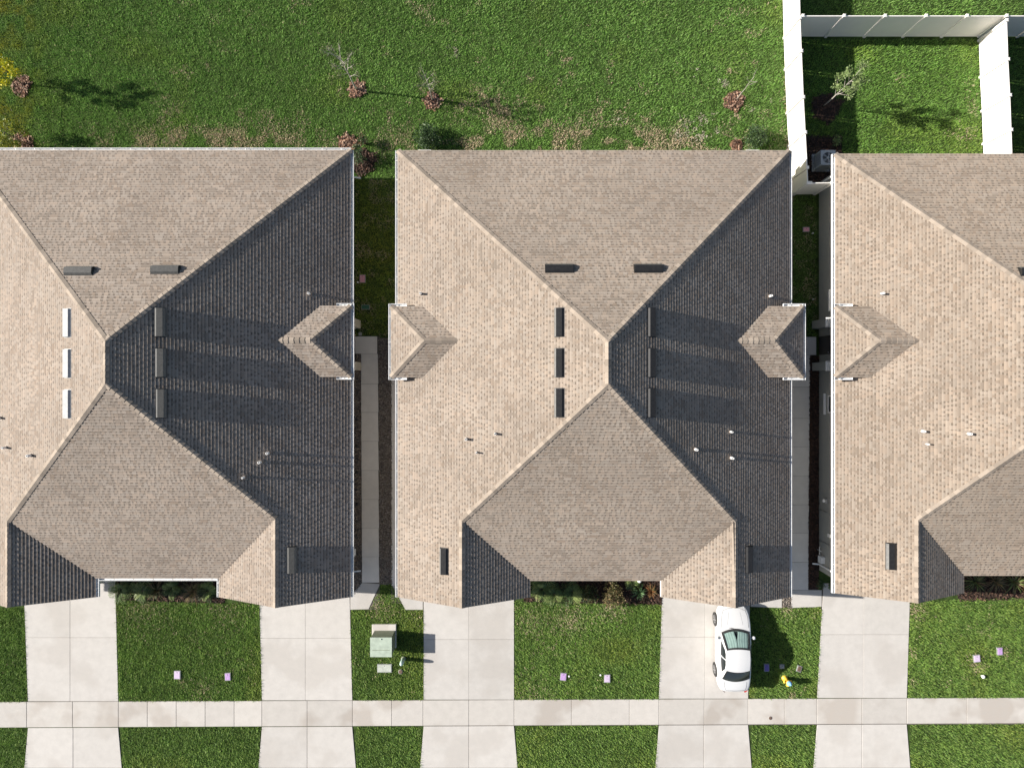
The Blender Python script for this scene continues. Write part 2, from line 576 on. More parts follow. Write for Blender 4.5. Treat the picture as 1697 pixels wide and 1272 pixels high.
class Shingles:
    def __init__(self, tint):
        self.V, self.F, self.C = [], [], []
        self.deck = MB()
        self.tint = np.array(tint)

    def quad(self, pts, fs, col):
        b = len(self.V)
        self.V += pts
        self.F += [tuple(i + b for i in f) for f in fs]
        self.C += [col] * len(pts)

    def face(self, poly, E=0.150):
        poly = [Vector(p) for p in poly]
        n = Vector()
        for i in range(len(poly)):
            n += poly[i].cross(poly[(i + 1) % len(poly)])
        n.normalize()
        if n.z < 0:
            n = -n
            poly.reverse()
        self.deck.add([p - n * 0.004 for p in poly], [tuple(range(len(poly)))])
        u = Vector((0, 0, 1)).cross(n).normalized()
        v = n.cross(u)
        o = min(poly, key=lambda p: p.dot(v))
        q = [((p - o).dot(u), (p - o).dot(v)) for p in poly]
        vmax = max(b for a, b in q)

        def spans(t):
            out = []
            for i in range(len(q)):
                (a0, b0), (a1, b1) = q[i], q[(i + 1) % len(q)]
                if (b0 <= t < b1) or (b1 <= t < b0):
                    out.append(a0 + (a1 - a0) * (t - b0) / (b1 - b0))
            out.sort()
            return list(zip(out[0::2], out[1::2]))

        def pt(a, b, h):
            return tuple(o + u * a + v * b + n * h)
        R = random.random
        k = 0
        while k * E < vmax - 0.02:
            v0, v1 = k * E, min((k + 1) * E, vmax)
            s0, s1 = spans(v0 + 0.001), spans(v1 - 0.001)
            k += 1
            if not s0 or len(s0) != len(s1):
                if not s0: continue
                s1 = s0
            t0 = 0.0200 + 0.001 * R()
            for (a0, a1), (b0, b1) in zip(s0, s1):
                if a1 - a0 < 0.03: continue
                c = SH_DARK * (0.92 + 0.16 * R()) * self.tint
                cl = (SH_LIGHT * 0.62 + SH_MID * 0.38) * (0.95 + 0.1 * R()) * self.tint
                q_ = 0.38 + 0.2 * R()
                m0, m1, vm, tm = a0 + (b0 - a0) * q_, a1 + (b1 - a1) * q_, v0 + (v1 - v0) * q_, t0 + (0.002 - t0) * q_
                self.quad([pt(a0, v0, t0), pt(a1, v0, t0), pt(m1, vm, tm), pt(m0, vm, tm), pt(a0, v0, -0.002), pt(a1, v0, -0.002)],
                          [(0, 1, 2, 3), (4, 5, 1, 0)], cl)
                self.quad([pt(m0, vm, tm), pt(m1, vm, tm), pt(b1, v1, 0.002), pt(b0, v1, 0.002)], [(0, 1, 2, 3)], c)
                lo, hi = max(a0, b0), min(a1, b1)
                x = lo - 0.2 * R()
                while x < hi:
                    w = 0.10 + 0.10 * R()
                    if R() < 0.10: w += 0.22
                    x0, x1 = max(x, lo), min(x + w, hi)
                    x += w + (0.035 + 0.10 * R() if R() < 0.8 else 0.012)
                    if x1 - x0 < 0.03: continue
                    m = pt((x0 + x1) / 2, v0, 0)
                    nz = float(vnoise(m[0] * 1.0 + m[2], m[1] * 1.0 - m[2] * 2, 0.85, 3))
                    r = R() * 0.75 + nz * 0.5
                    if r < 0.66: cc = SH_LIGHT
                    elif r < 0.86: cc = SH_LIGHT * 0.68 + SH_MID * 0.32
                    else: cc = SH_LIGHT * 0.3 + SH_MID * 0.7
                    warm = R()
                    cc = cc * (0.90 + 0.2 * float(vnoise(m[0] + m[2] * .3, m[1], 2.6, 4)))
                    cc = cc * (0.93 + 0.14 * R()) * np.array([1 + 0.06 * warm, 1.0, 1 - 0.05 * warm]) * self.tint
                    h0, h1 = t0 + 0.0026, 0.0048
                    self.quad([pt(x0, v0 - 0.002, h0), pt(x1, v0 - 0.002, h0), pt(x1, v1 - 0.004, h1), pt(x0, v1 - 0.004, h1),
                               pt(x0, v0 - 0.002, 0), pt(x1, v0 - 0.002, 0), pt(x1, v1 - 0.004, 0), pt(x0, v1 - 0.004, 0)],
                              [(0, 1, 2, 3), (4, 5, 1, 0), (5, 6, 2, 1), (7, 4, 0, 3)], cc)
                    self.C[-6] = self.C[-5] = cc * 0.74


def caps(roof, A, B, n1, n2, step=0.25):
    """cap shingles lapped up the line A (low) to B (high); each one an object"""
    A, B = Vector(A), Vector(B)
    d = (B - A).normalized()
    up = (n1 + n2).normalized()
    up = (up - d * up.dot(d)).normalized()

    def side(n, sgn):
        s = n.cross(d).normalized()
        return s
    s1 = n1.cross(d).normalized()
    s2 = n2.cross(d).normalized()
    mid = (n1 - n2)
    if s1.dot(mid) < 0: s1 = -s1
    if s2.dot(mid) > 0: s2 = -s2
    w, L = 0.145, step + 0.05
    vs = []
    for y, lift in ((0.0, 0.046), (L, 0.022)):
        for off in (0.0, -0.013):
            for s, nn in ((s1, n1), (None, None), (s2, n2)):
                if s is None:
                    p = up * (lift + off + 0.004)
                else:
                    p = s * w + nn * (lift + off - 0.004)
                vs.append(p + d * y)
    # 0-2 top low, 3-5 under low, 6-8 top high, 9-11 under high
    fs = [(0, 1, 7, 6), (1, 2, 8, 7), (3, 4, 1, 0), (4, 5, 2, 1), (0, 6, 9, 3), (2, 5, 11, 8)]
    me = MB().add(vs, fs).mesh('ridge_cap', M['cap'])
    n = max(1, int((B - A).length / step))
    st = (B - A).length / n
    for i in range(n):
        o = link('ridge_cap', me, roof)
        o.matrix_basis = Matrix.Translation(A + d * (i * st))


def gutter(house, A, B, out, lip=True):
    """K-style gutter outside the eave A-B; out = outward unit vector"""
    A, B, out = Vector(A), Vector(B), Vector(out)
    b = MB()
    d = (B - A).normalized()
    z = Vector((0, 0, 1))

    def plate(o0, o1, z0, z1):
        vs = []
        for p in (A, B):
            for a, c in ((o0, z0), (o1, z0), (o1, z1), (o0, z1)):
                vs.append(p + out * a + z * c)
        b.add(vs, [(0, 1, 2, 3), (7, 6, 5, 4), (0, 4, 5, 1), (1, 5, 6, 2), (2, 6, 7, 3), (3, 7, 4, 0)])
    plate(0.012, 0.020, -0.13, -0.012)
    plate(0.021, 0.118, -0.132, -0.124)
    plate(0.112, 0.136, -0.123, -0.018)
    for p, sgn in ((A, -1), (B, 1)):
        vs = [p + out * a + z * c + d * e for e in (0, sgn * 0.006) for a, c in ((0.012, -0.132), (0.136, -0.132), (0.136, -0.018), (0.012, -0.018))]
        b.add(vs, [(0, 1, 2, 3), (7, 6, 5, 4), (0, 4, 5, 1), (1, 5, 6, 2), (2, 6, 7, 3), (3, 7, 4, 0)])
    go = b.build('gutter', M['gutter'], house)
    L = (B - A).length
    n = max(2, int(L / 0.95))
    hb = MB()
    hb.beam(Vector((0, 0, 0)), out * 0.108, 0.03, 0.006)
    hm = hb.mesh('hanger', M['trim'])
    for i in range(n):
        o = link('hanger', hm, go)
        o.matrix_basis = Matrix.Translation(A + d * (L * (i + 0.5) / n) + out * 0.014 + z * -0.022)
    return go


def plane_of(poly):
    a, b, c = [Vector(p) for p in poly[:3]]
    n = (b - a).cross(c - a).normalized()
    if n.z < 0: n = -n
    return a, n


def on_plane(px, py, pl):
    a, n = pl
    p0, p1 = P(px, py, 0), P(px, py, 10)
    d = p1 - p0
    return p0 + d * ((a - p0).dot(n) / d.dot(n))


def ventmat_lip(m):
    return 'lip_glare' if m == 'vent_glare' else 'lip_dark'


def roof_vent(house, px, py, pl, L, W, mat):
    c = on_plane(px, py, pl)
    n = pl[1]
    u = Vector((0, 0, 1)).cross(n).normalized()
    v = n.cross(u)
    rot = Matrix((u, v, n)).transposed().to_4x4()
    mw = Matrix.Translation(c + n * 0.012) @ rot
    # hood profile along the slope: tall at the open down-slope lip, feathering up-slope
    prof = [(-W / 2 + 0.125, 0.02), (-W / 2 + 0.125, 0.17), (W / 2 - 0.06, 0.10), (W / 2, 0.03), (W / 2, 0.012)]
    k = len(prof)
    vs = [(x, y, z) for x in (-L / 2, L / 2) for y, z in prof]
    fs = [tuple(range(k)), tuple(reversed(range(k, 2 * k)))] + [(i, k + i, k + i + 1, i + 1) for i in range(k - 1)]
    hood = MB().add(vs, fs)
    root = hood.build('roof_vent', M[mat], house)
    root.matrix_basis = mw
    WM[root.name] = mw
    lp = [(-W / 2, 0.05), (-W / 2 + 0.122, 0.168)]
    lv = [(x, y, z) for x in (-L / 2, L / 2) for y, z in lp] + [(x, y + 0.01, z - 0.012) for x in (-L / 2, L / 2) for y, z in lp]
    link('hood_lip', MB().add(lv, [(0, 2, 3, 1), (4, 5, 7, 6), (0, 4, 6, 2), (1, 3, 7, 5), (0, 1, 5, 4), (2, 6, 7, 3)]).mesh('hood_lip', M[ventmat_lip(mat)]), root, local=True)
    fl = MB().box(-L / 2 - 0.03, L / 2 + 0.03, -W / 2 - 0.01, W / 2 + 0.03, 0.006, 0.012)
    link('flange', fl.mesh('flange', M[mat]), root, local=True)
    sc = MB().box(-L / 2 + 0.01, L / 2 - 0.01, -W / 2 + 0.012, -W / 2 + 0.02, 0.012, 0.07)
    link('screen', sc.mesh('screen', M['black']), root, local=True)
    for x in (-L / 2 - 0.006, L / 2 - 0.001):
        bz = MB().box(x, x + 0.007, -W / 2, W / 2 - 0.06, 0.012, 0.05)
        link('end_plate', bz.mesh('end_plate', M[mat]), root, local=True)


def vent_pipe(house, px, py, pl, r=0.055, h=0.30):
    c = on_plane(px, py, pl)
    b = MB().lathe([(r, -0.1), (r, h), (r * 0.75, h), (r * 0.7, h - 0.12)], c, 12)
    o = b.build('vent_pipe', M['pipe'], house)
    n = pl[1]
    u = Vector((0, 0, 1)).cross(n).normalized()
    v = n.cross(u)
    vs = [c + n * 0.024 + u * a + v * d for a, d in ((-.13, -.13), (.13, -.13), (.13, .13), (-.13, .13))]
    f = MB().add(vs, [(0, 1, 2, 3)])
    f.lathe([(r + 0.035, 0.0), (r + 0.012, 0.09)], c, 10)
    f.build('flashing', M['shingle_pad'], o)


M['shingle_pad'] = simple('flashing paint', (0.23, 0.19, 0.155), 0.8, noise=0.1)


def downspout(house, x, y, wx, side):
    """square pipe down a wall, elbows top and bottom. side: -1 west wall, 1 east wall"""
    b = MB()
    b.beam((x + side * 0.45, y, 2.46), (x + side * 0.45, y, 2.36), 0.075, 0.075, up=Vector((0, 1, 0)))
    b.beam((x + side * 0.45, y, 2.37), (x + side * 0.07, y, 2.08), 0.075, 0.06)
    b.beam((x + side * 0.05, y, 2.12), (x + side * 0.05, y, 0.16), 0.075, 0.06, up=Vector((1, 0, 0)))
    b.beam((x + side * 0.04, y, 0.19), (x + side * 0.40, y, 0.06), 0.075, 0.06)
    return b.build('downspout', M['gutter'], house)


def build_house(name, label, xw, xe, yn, ys, yf, rx, ry1, ry0, hr, wW, wE, porches, tint, wallmat, gut, vents, pipes, ventmat):
    """wW = (ridge x, inner eave x) of the west garage wing, wE the same for the east wing"""
    root = empty(name, ((xw + xe) / 2, (yn + ys) / 2, 0), label, 'house')
    e = EAVE
    pw, pe = (hr - e) / (rx - xw), (hr - e) / (xe - rx)
    wx, xiW = wW
    ex, xiE = wE
    wh, eh = e + (wx - xw) * pw, e + (xe - ex) * pe
    yhw = ys + (ry0 - ys) * (wx - xw) / (rx - xw)
    yhe = ys + (ry0 - ys) * (xe - ex) / (xe - rx)
    F = {}
    F['w'] = [(rx, ry1, hr), (xw, yn, e), (xw, yf, e), (wx, yf, wh), (wx, yhw, wh), (rx, ry0, hr)]
    F['e'] = [(rx, ry1, hr), (rx, ry0, hr), (ex, yhe, eh), (ex, yf, eh), (xe, yf, e), (xe, yn, e)]
    F['n'] = [(rx, ry1, hr), (xe, yn, e), (xw, yn, e)]
    F['s'] = [(rx, ry0, hr), (wx, yhw, wh), (xiW, ys, e), (xiE, ys, e), (ex, yhe, eh)]
    F['wi'] = [(wx, yf, wh), (xiW, yf, e), (xiW, ys, e), (wx, yhw, wh)]
    F['ei'] = [(ex, yf, eh), (ex, yhe, eh), (xiE, ys, e), (xiE, yf, e)]
    S = Shingles(tint)
    pl = {}
    for k, f in F.items():
        S.face(f)
        pl[k] = plane_of(f)
    lines = [((xw, yn, e), (rx, ry1, hr), 'w', 'n'), ((xe, yn, e), (rx, ry1, hr), 'n', 'e'), ((rx, ry0, hr), (rx, ry1, hr), 'w', 'e'),
             ((wx, yhw, wh), (rx, ry0, hr), 'w', 's'), ((ex, yhe, eh), (rx, ry0, hr), 's', 'e'),
             ((wx, yf, wh), (wx, yhw, wh), 'w', 'wi'), ((ex, yf, eh), (ex, yhe, eh), 'ei', 'e')]
    # side porch roofs
    fas = MB()
    gl = []
    for sgn, xo, yc in porches:
        hw, ph, pe_ = 1.76, 3.98, 3.2
        base = xw if sgn < 0 else xe
        slope = pw if sgn < 0 else pe
        xin = base - sgn * (ph - e) / slope
        xv = base - sgn * (pe_ - e) / slope
        xh = xo - sgn * hw
        tag_ = 'p%d' % sgn
        A, H = (xin - sgn * 0.05, yc, ph), (xh, yc, ph)
        Nn = [(xo, yc + hw, pe_), (xv - sgn * 0.05, yc + hw, pe_)]
        Ss = [(xo, yc - hw, pe_), (xv - sgn * 0.05, yc - hw, pe_)]
        f1, f2, f3 = [A, H, Nn[0], Nn[1]], [A, H, Ss[0], Ss[1]], [H, Nn[0], Ss[0]]
        for key, f in (('a', f1), ('b', f2), ('c', f3)):
            S.face(f)
            pl[tag_ + key] = plane_of(f)
        lines += [(H, A, tag_ + 'a', tag_ + 'b'), (Nn[0], H, tag_ + 'a', tag_ + 'c'), (Ss[0], H, tag_ + 'b', tag_ + 'c')]
        # beam boxes below the raised eave
        xa, xb = sorted((xo - sgn * 0.04, xv - sgn * 0.3))
        fas.box(xa, xb, yc - hw + 0.05, yc + hw - 0.05, 3.05, 3.17)
        xa, xb = sorted((base - sgn * 0.35, xv - sgn * 0.3))
        fas.box(xa, xb, yc - hw + 0.3, yc + hw - 0.3, 2.56, 3.049)
        out = Vector((sgn, 0, 0))
        gl.append(((xo, yc - hw - 0.13, pe_), (xo, yc + hw + 0.13, pe_), out))
        xg = base - sgn * 0.55
        for s2 in (-1, 1):
            gl.append(((xg, yc + s2 * hw, pe_), (xo, yc + s2 * hw, pe_), Vector((0, s2, 0))))
    roof = S.deck.build('roof', M['deck'], root)
    sh = np_mesh('shingles', S.V, S.F, M['shingle'], np.array(S.C))
    tag(link('shingles', sh, roof), kind='stuff')
    for A, B, a, b in lines:
        caps(roof, A, B, pl[a][1], pl[b][1])
    # soffit, fascia boards, rake boards
    so = MB()
    outl = [(xw, yn), (xw, yf), (xiW, yf), (xiW, ys), (xiE, ys), (xiE, yf), (xe, yf), (xe, yn)]
    i_ = 0.03
    ins = [(xw + i_, yn - i_), (xw + i_, yf + i_), (xiW - i_, yf + i_), (xiW - i_, ys + i_), (xiE + i_, ys + i_), (xiE + i_, yf + i_), (xe - i_, yf + i_), (xe - i_, yn - i_)]
    so.add([(x, y, 2.452) for x, y in ins], [tuple(range(8))])
    so.build('soffit', M['trim'], root)
    for k in (0, 2, 3, 4, 6, 7):
        (xa, ya), (xb, yb) = outl[k], outl[(k + 1) % 8]
        fas.beam((xa, ya, e - 0.012), (xb, yb, e - 0.012), 0.024, 0.14, out=0.0)
    for cx, xa, xb, hh in ((wx, xw, xiW, wh), (ex, xiE, xe, eh)):
        fas.beam((xa, yf + 0.012, e - 0.015), (cx, yf + 0.012, hh - 0.015), 0.03, 0.16)
        fas.beam((cx, yf + 0.012, hh - 0.015), (xb, yf + 0.012, e - 0.015), 0.03, 0.16)
    fas.build('fascia', M['trim'], root)
    # walls
    i = 0.55
    g_ = 0.45
    yw = yf + 0.35
    wpoly = [(xw + i, yn - i), (xw + i, yw), (xiW - g_, yw), (xiW - g_, ys + i), (xiE + g_, ys + i), (xiE + g_, yw), (xe - i, yw), (xe - i, yn - i)]
    wb = MB().prism(wpoly, -0.03, 2.45, False)
    for cx, xa, xb, hh in ((wx, xw + 0.03, xiW - 0.03, wh), (ex, xiE + 0.03, xe - 0.03, eh)):
        wb.add([(xa, yw, 2.46), (xb, yw, 2.46), (cx, yw, hh - 0.09)], [(0, 1, 2)])
    wb.build('wall', M[wallmat], root)
    # garage doors with four panels, front windows, back sliding doors
    for xa, xb in ((xw + i, xiW - g_), (xiE + g_, xe - i)):
        c = (xa + xb) / 2
        gd = MB().box(c - 2.4, c + 2.4, yw - 0.03, yw + 0.02, 0.0, 2.15).build('garage_door', M['garage'], root)
        pm = MB().box(c - 2.36, c + 2.36, yw - 0.05, yw - 0.031, 0.02, 0.51, 0.0).mesh('panel', M['garage'])
        for k in range(4):
            o = link('panel', pm, gd)
            o.matrix_basis = Matrix.Translation((0, 0, k * 0.532))
    for k in (0.25, 0.75):
        c = xiW + (xiE - xiW) * k
        wd = MB().box(c - 0.62, c + 0.62, ys + i - 0.05, ys + i + 0.02, 0.75, 2.1).build('window', M['trim'], root)
        for s in (-1, 1):
            MB().box(c + s * 0.3 - 0.26, c + s * 0.3 + 0.26, ys + i - 0.057, ys + i - 0.051, 0.82, 2.03).build('pane', M['glass_dark'], wd)
    for c in (xw + 4.5, xe - 4.5):
        wd = MB().box(c - 1.2, c + 1.2, yn - i - 0.02, yn - i + 0.05, 0.02, 2.1).build('sliding_door', M['trim'], root)
        for s in (-1, 1):
            MB().box(c + s * 0.58 - 0.52, c + s * 0.58 + 0.52, yn - i + 0.051, yn - i + 0.057, 0.1, 2.02).build('pane', M['glass_dark'], wd)
    # gutters
    for key in gut:
        if key == 'n': gutter(root, (xw, yn, e), (xe, yn, e), (0, 1, 0))
        if key == 'e': gutter(root, (xe, yf, e), (xe, yn, e), (1, 0, 0))
        if key == 'w': gutter(root, (xw, yf, e), (xw, yn, e), (-1, 0, 0))
        if key == 's':
            gutter(root, (xiW + 0.14, ys, e), (xiE - 0.14, ys, e), (0, -1, 0))
            gutter(root, (xiW, yf, e), (xiW, ys, e), (1, 0, 0))
            gutter(root, (xiE, yf, e), (xiE, ys, e), (-1, 0, 0))
    for A, B, o_ in gl:
        gutter(root, A, B, o_)
    for px, py, f, along in vents:
        roof_vent(root, px, py, pl[f], 1.27, 0.44, 'vent_glare' if ventmat == 'vent_grey' and f == 'w' else ventmat)  # left house's west vents take the copy with glare painted in
    for px, py, f, r in pipes:
        vent_pipe(root, px, py, pl[f], r)
    # porch piers and entry door
    for sgn, xo, yc in porches:
        base = (xw + i) if sgn < 0 else (xe - i)
        dr = MB().box(*sorted((base - 0.02, base + sgn * 0.03)), yc - 0.5, yc + 0.5, 0.02, 2.1).build('entry_door', M['door'], root)
        MB().lathe([(0.03, 0), (0.035, 0.03), (0.02, 0.05)], (base + sgn * 0.05, yc - 0.4, 1.0), 8).build('handle', M['alloy'], dr)
        for s in (-1, 1):
            y = yc + s * 1.15
            xa, xb = sorted((base + sgn * 0.01, base + sgn * 0.42))
            co = MB().box(xa + 0.02, xb - 0.02, y - 0.22, y + 0.22, 0, 1.42).build('porch_column', M[wallmat], root)
            MB().box(xa, xb, y - 0.26, y + 0.26, 1.42, 1.5, 0.01).build('cap_stone', M['trim'], co)
            MB().box(xa + 0.06, xb - 0.06, y - 0.17, y + 0.17, 1.5, 2.45).build('shaft', M['trim'], co)
    return root, pl


V_MID = [(927, 445, 'n', 0), (1074, 445, 'n', 0), (927, 534, 'w', 0), (927, 601, 'w', 0), (927, 667, 'w', 0),
         (1080, 534, 'e', 0), (1080, 601, 'e', 0), (1080, 667, 'e', 0), (736, 929, 'w', 0), (1241, 926, 'e', 0)]
P_MID = [(698, 487, 'w', .055), (773, 727, 'w', .06), (821, 718, 'w', .055), (790, 749, 'w', .04),
         (1275, 491, 'e', .055), (1152, 744, 'e', .06), (1210, 715, 'e', .045), (1211, 758, 'e', .06)]
mid, pl_mid = build_house('duplex_house', 'middle house with whole tan shingle roof in view and car parked at its garage',
                          -5.80, 14.10, 11.85, -9.98, -10.82, 4.18, 1.86, 0.0, 6.94, (-2.42, 0.92), (10.80, 7.58),
                          [(-1, -6.02, 2.10), (1, 14.50, 2.10)], (1, 1, 1), 'stucco', 'we', V_MID, P_MID, 'vent_dark')

V_L = [(132, 449, 'n', 0), (275, 447, 'n', 0), (113, 535, 'w', 0), (113, 602, 'w', 0), (113, 669, 'w', 0),
       (266, 534, 'e', 0), (267, 601, 'e', 0), (268, 668, 'e', 0), (484, 927, 'e', 0)]
P_L = [(514, 487, 'e', .055), (53, 754, 'w', .06), (12, 741, 'w', .05), (2, 692, 'w', .05),
       (446, 750, 'e', .06), (433, 765, 'e', .06), (406, 790, 'e', .05)]
left, pl_left = build_house('duplex_house', 'leftmost house with white gutter along its lawn side, left slope vents pale with painted sun glare',
                            -27.7, -8.20, 11.86, -9.86, -10.82, -17.75, 1.90, 0.0, 6.80, (-24.45, -21.15), (-11.45, -14.88),
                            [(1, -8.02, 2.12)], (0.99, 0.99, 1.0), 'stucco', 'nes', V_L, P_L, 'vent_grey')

V_R = [(1476, 921, 'w', 0), (1712, 450, 'n', 0)]
P_R = [(1459, 487, 'w', .055), (1526, 714, 'w', .06), (1602, 718, 'w', .06), (1533, 735, 'w', .035)]
right, pl_right = build_house('duplex_house', 'right-hand house with grey stucco side wall cut off by the picture edge',
                              16.42, 36.4, 11.68, -9.72, -10.62, 26.45, 1.70, -0.05, 6.80, (19.68, 22.95), (33.1, 29.8),
                              [(-1, 16.10, 2.10)], (1.03, 1.015, 0.99), 'stucco_grey', 'w', V_R, P_R, 'vent_dark')

# downspouts
downspout(left, -8.73, 11.35, 0, 1)
downspout(left, -8.73, -10.3, 0, 1)
downspout(right, 16.97, 10.95, 0, -1)
downspout(right, 16.97, -9.9, 0, -1)
# west wall of the right-hand house: windows, sill bands, meters, conduit
XW = 16.97
for y, h0, wd, sill in ((-1.08, 0.95, 0.95, 0.62), (4.45, 1.35, 0.95, 1.12)):
    fr = MB()
    z1 = 2.2
    fr.box(XW - 0.05, XW, y - wd / 2, y + wd / 2, h0, h0 + 0.07)
    fr.box(XW - 0.05, XW, y - wd / 2, y + wd / 2, z1 - 0.07, z1)
    fr.box(XW - 0.05, XW, y - wd / 2, y - wd / 2 + 0.07, h0 + 0.071, z1 - 0.071)
    fr.box(XW - 0.05, XW, y + wd / 2 - 0.07, y + wd / 2, h0 + 0.071, z1 - 0.071)
    wo = fr.build('window', M['trim'], right)
    MB().box(XW - 0.02, XW - 0.005, y - wd / 2 + 0.072, y + wd / 2 - 0.072, h0 + 0.072, z1 - 0.072).build('pane', M['glass_dark'], wo)
    MB().box(XW - 0.11, XW - 0.001, y - wd / 2 - 0.1, y + wd / 2 + 0.1, sill, sill + 0.09, 0.01).build('sill', M['trim'], wo)
mt = MB().box(XW - 0.14, XW, -6.42, -6.16, 0.55, 0.95, 0.02).build('electric_meter', M['lead'], right)
mb = MB().lathe([(0.10, 0), (0.10, 0.05), (0.07, 0.09)], (0, 0, 0), 14).build('dial', M['trim'], mt)
mb.matrix_basis = Matrix.Translation((XW - 0.14, -6.29, 0.8)) @ Matrix.Rotation(-math.pi / 2, 4, 'Y')
MB().box(XW - 0.12, XW, -8.15, -7.98, 1.05, 1.3, 0.01).build('junction_box', M['trim'], right)
MB().box(XW - 0.10, XW, -8.02, -7.72, 1.4, 1.75, 0.01).build('junction_box', M['lead'], right)
MB().tube([(XW - 0.03, -6.9, 0.0), (XW - 0.03, -6.9, 2.3)], [0.018, 0.018], 6).build('conduit', M['lead'], right)
MB().tube([(XW - 0.03, -8.6, 0.0), (XW - 0.03, -8.6, 2.3)], [0.018, 0.018], 6).build('conduit', M['lead'], right)
MB().box(XW - 0.20, XW, -9.75, -9.38, 0.25, 0.62, 0.015).build('cable_box', M['trim'], right)
pk = MB()
pk.tube([(XW - 0.06, -8.9, 0.3), (XW - 0.14, -8.9, 0.3), (XW - 0.14, -9.35, 0.3), (XW - 0.06, -9.35, 0.3)], [0.02] * 4, 6)
pk.tube([(XW - 0.14, -9.1, 0.05), (XW - 0.14, -9.1, 0.55)], [0.02] * 2, 6)
pk.build('hose_bib', M['pipe'], right)
# small boxes on the east wall of the left house
XL = -8.75
MB().box(XL, XL + 0.20, -9.35, -9.0, 0.3, 0.85, 0.015).build('electric_meter', M['trim'], left)
MB().box(XL, XL + 0.16, 3.0, 3.5, 0.2, 0.55, 0.02).build('cable_box', M['trim'], left)
# short white lanai beams that show past the lawn-side roof edge
for px in (704, 1246):
    c = P(px, 248, 2.3)
    MB().box(c.x - 0.34, c.x + 0.34, 11.7, 11.97, 2.2, 2.4, 0.01).build('lanai_beam', M['trim'], mid)


# ------------------------------------------------------------------ vinyl fences
def fence(label, pts, zs=1.86):
    """posts stand at pts (plan spots); one panel between neighbours"""
    q = [P(x, y) for x, y in pts]
    root = empty('vinyl_fence', q[0], label, 'fence', 'white vinyl fences round the back yards')
    pm = MB().box(-0.064, 0.064, -0.064, 0.064, -0.03, zs).mesh('post', M['vinyl'])
    cm = MB().add([(-.08, -.08, 0), (.08, -.08, 0), (.08, .08, 0), (-.08, .08, 0), (-.08, -.08, .02), (.08, -.08, .02), (.08, .08, .02), (-.08, .08, .02), (0, 0, .07)],
                  [(0, 1, 5, 4), (1, 2, 6, 5), (2, 3, 7, 6), (3, 0, 4, 7), (4, 5, 8), (5, 6, 8), (6, 7, 8), (7, 4, 8)]).mesh('post_cap', M['vinyl'])
    for p in q:
        o = link('post', pm, root)
        o.matrix_basis = Matrix.Translation(p)
        WM[o.name] = Matrix.Translation(p)
        c = link('post_cap', cm, o, local=True)
        c.matrix_basis = Matrix.Translation((0, 0, zs))
    for a, b in zip(q[:-1], q[1:]):
        d = (b - a).normalized()
        a2, b2 = a + d * 0.088, b - d * 0.088
        z = Vector((0, 0, 1))
        MB().beam(a2 + z * (zs - 0.12), b2 + z * (zs - 0.12), 0.022, zs - 0.3).build('panel', M['vinyl'], root)
        MB().beam(a2 + z * (zs - 0.03), b2 + z * (zs - 0.03), 0.045, 0.089).build('rail', M['vinyl'], root)
        MB().beam(a2 + z * 0.18, b2 + z * 0.18, 0.045, 0.14).build('rail', M['vinyl'], root)
    return root


fence('white vinyl fence between the open lawn and the small fenced yard',
      [(1297, -20), (1299, 64), (1301, 116), (1304, 188), (1307, 243), (1310, 298), (1311, 322)])
fence('short white vinyl gate fence closing the side gap beside the grey wall', [(1315, 322.2), (1349.5, 321.5)])
fence('white vinyl fence at the right edge dividing two fenced yards',
      [(1622, 68), (1624, 129), (1627, 185), (1629, 239), (1631, 296)])
fence('white vinyl fence across the far end of the fenced yards',
      [(1303.5, 61), (1368, 61), (1432, 61), (1496, 61), (1560, 61), (1622, 61), (1686, 61), (1750, 61), (1810, 61)])

# ------------------------------------------------------------------ air conditioner
c = Vector((17.02, 12.18, 0))
ac = empty('air_conditioner', c, 'grey air conditioner with round fan by the corner of the right-hand house', 'air conditioner')
x0, x1, y0, y1 = c.x - .40, c.x + .40, c.y - .40, c.y + .40
MB().box(x0 - .08, x1 + .08, y0 - .08, y1 + .08, -0.03, 0.07).build('pad', M['lead'], ac)
b = MB()
for xx, yy in ((x0, y0), (x1 - .06, y0), (x0, y1 - .06), (x1 - .06, y1 - .06)):
    b.box(xx, xx + .06, yy, yy + .06, 0.07, 0.82)
b.build('casing', M['ac'], ac)
MB().box(x0 + .02, x1 - .02, y0 + .02, y1 - .02, 0.07, 0.78).build('coil', M['ac_dark'], ac)
lm = MB()
for k in range(9):
    z = 0.12 + k * 0.075
    lm.box(x0 + .004, x0 + .016, y0 + .061, y1 - .061, z, z + .022)
    lm.box(x1 - .016, x1 - .004, y0 + .061, y1 - .061, z, z + .022)
    lm.box(x0 + .061, x1 - .061, y0 + .004, y0 + .016, z, z + .022)
lm.build('louvre', M['ac'], ac)
n = 24
vs, fs = [], []
sq = []
for k in range(n):
    t = 2 * math.pi * (k + .5) / n
    ct, s_ = math.cos(t), math.sin(t)
    m_ = 0.40 / max(abs(ct), abs(s_))
    for r, z in ((m_, .82), (0.30, .82), (0.30, .76), (m_, .80)):
        vs.append((c.x + r * ct, c.y + r * s_, z + .01))
for k in range(n):
    j = (k + 1) % n
    fs += [(k * 4, j * 4, j * 4 + 1, k * 4 + 1), (k * 4 + 1, j * 4 + 1, j * 4 + 2, k * 4 + 2), (k * 4 + 3, j * 4 + 3, j * 4, k * 4)]
MB().add(vs, fs).build('top', M['ac'], ac)
b = MB().lathe([(.07, .79), (.07, .84), (.05, .85)], c, 12)
b.build('hub', M['ac'], ac)
bl = MB()
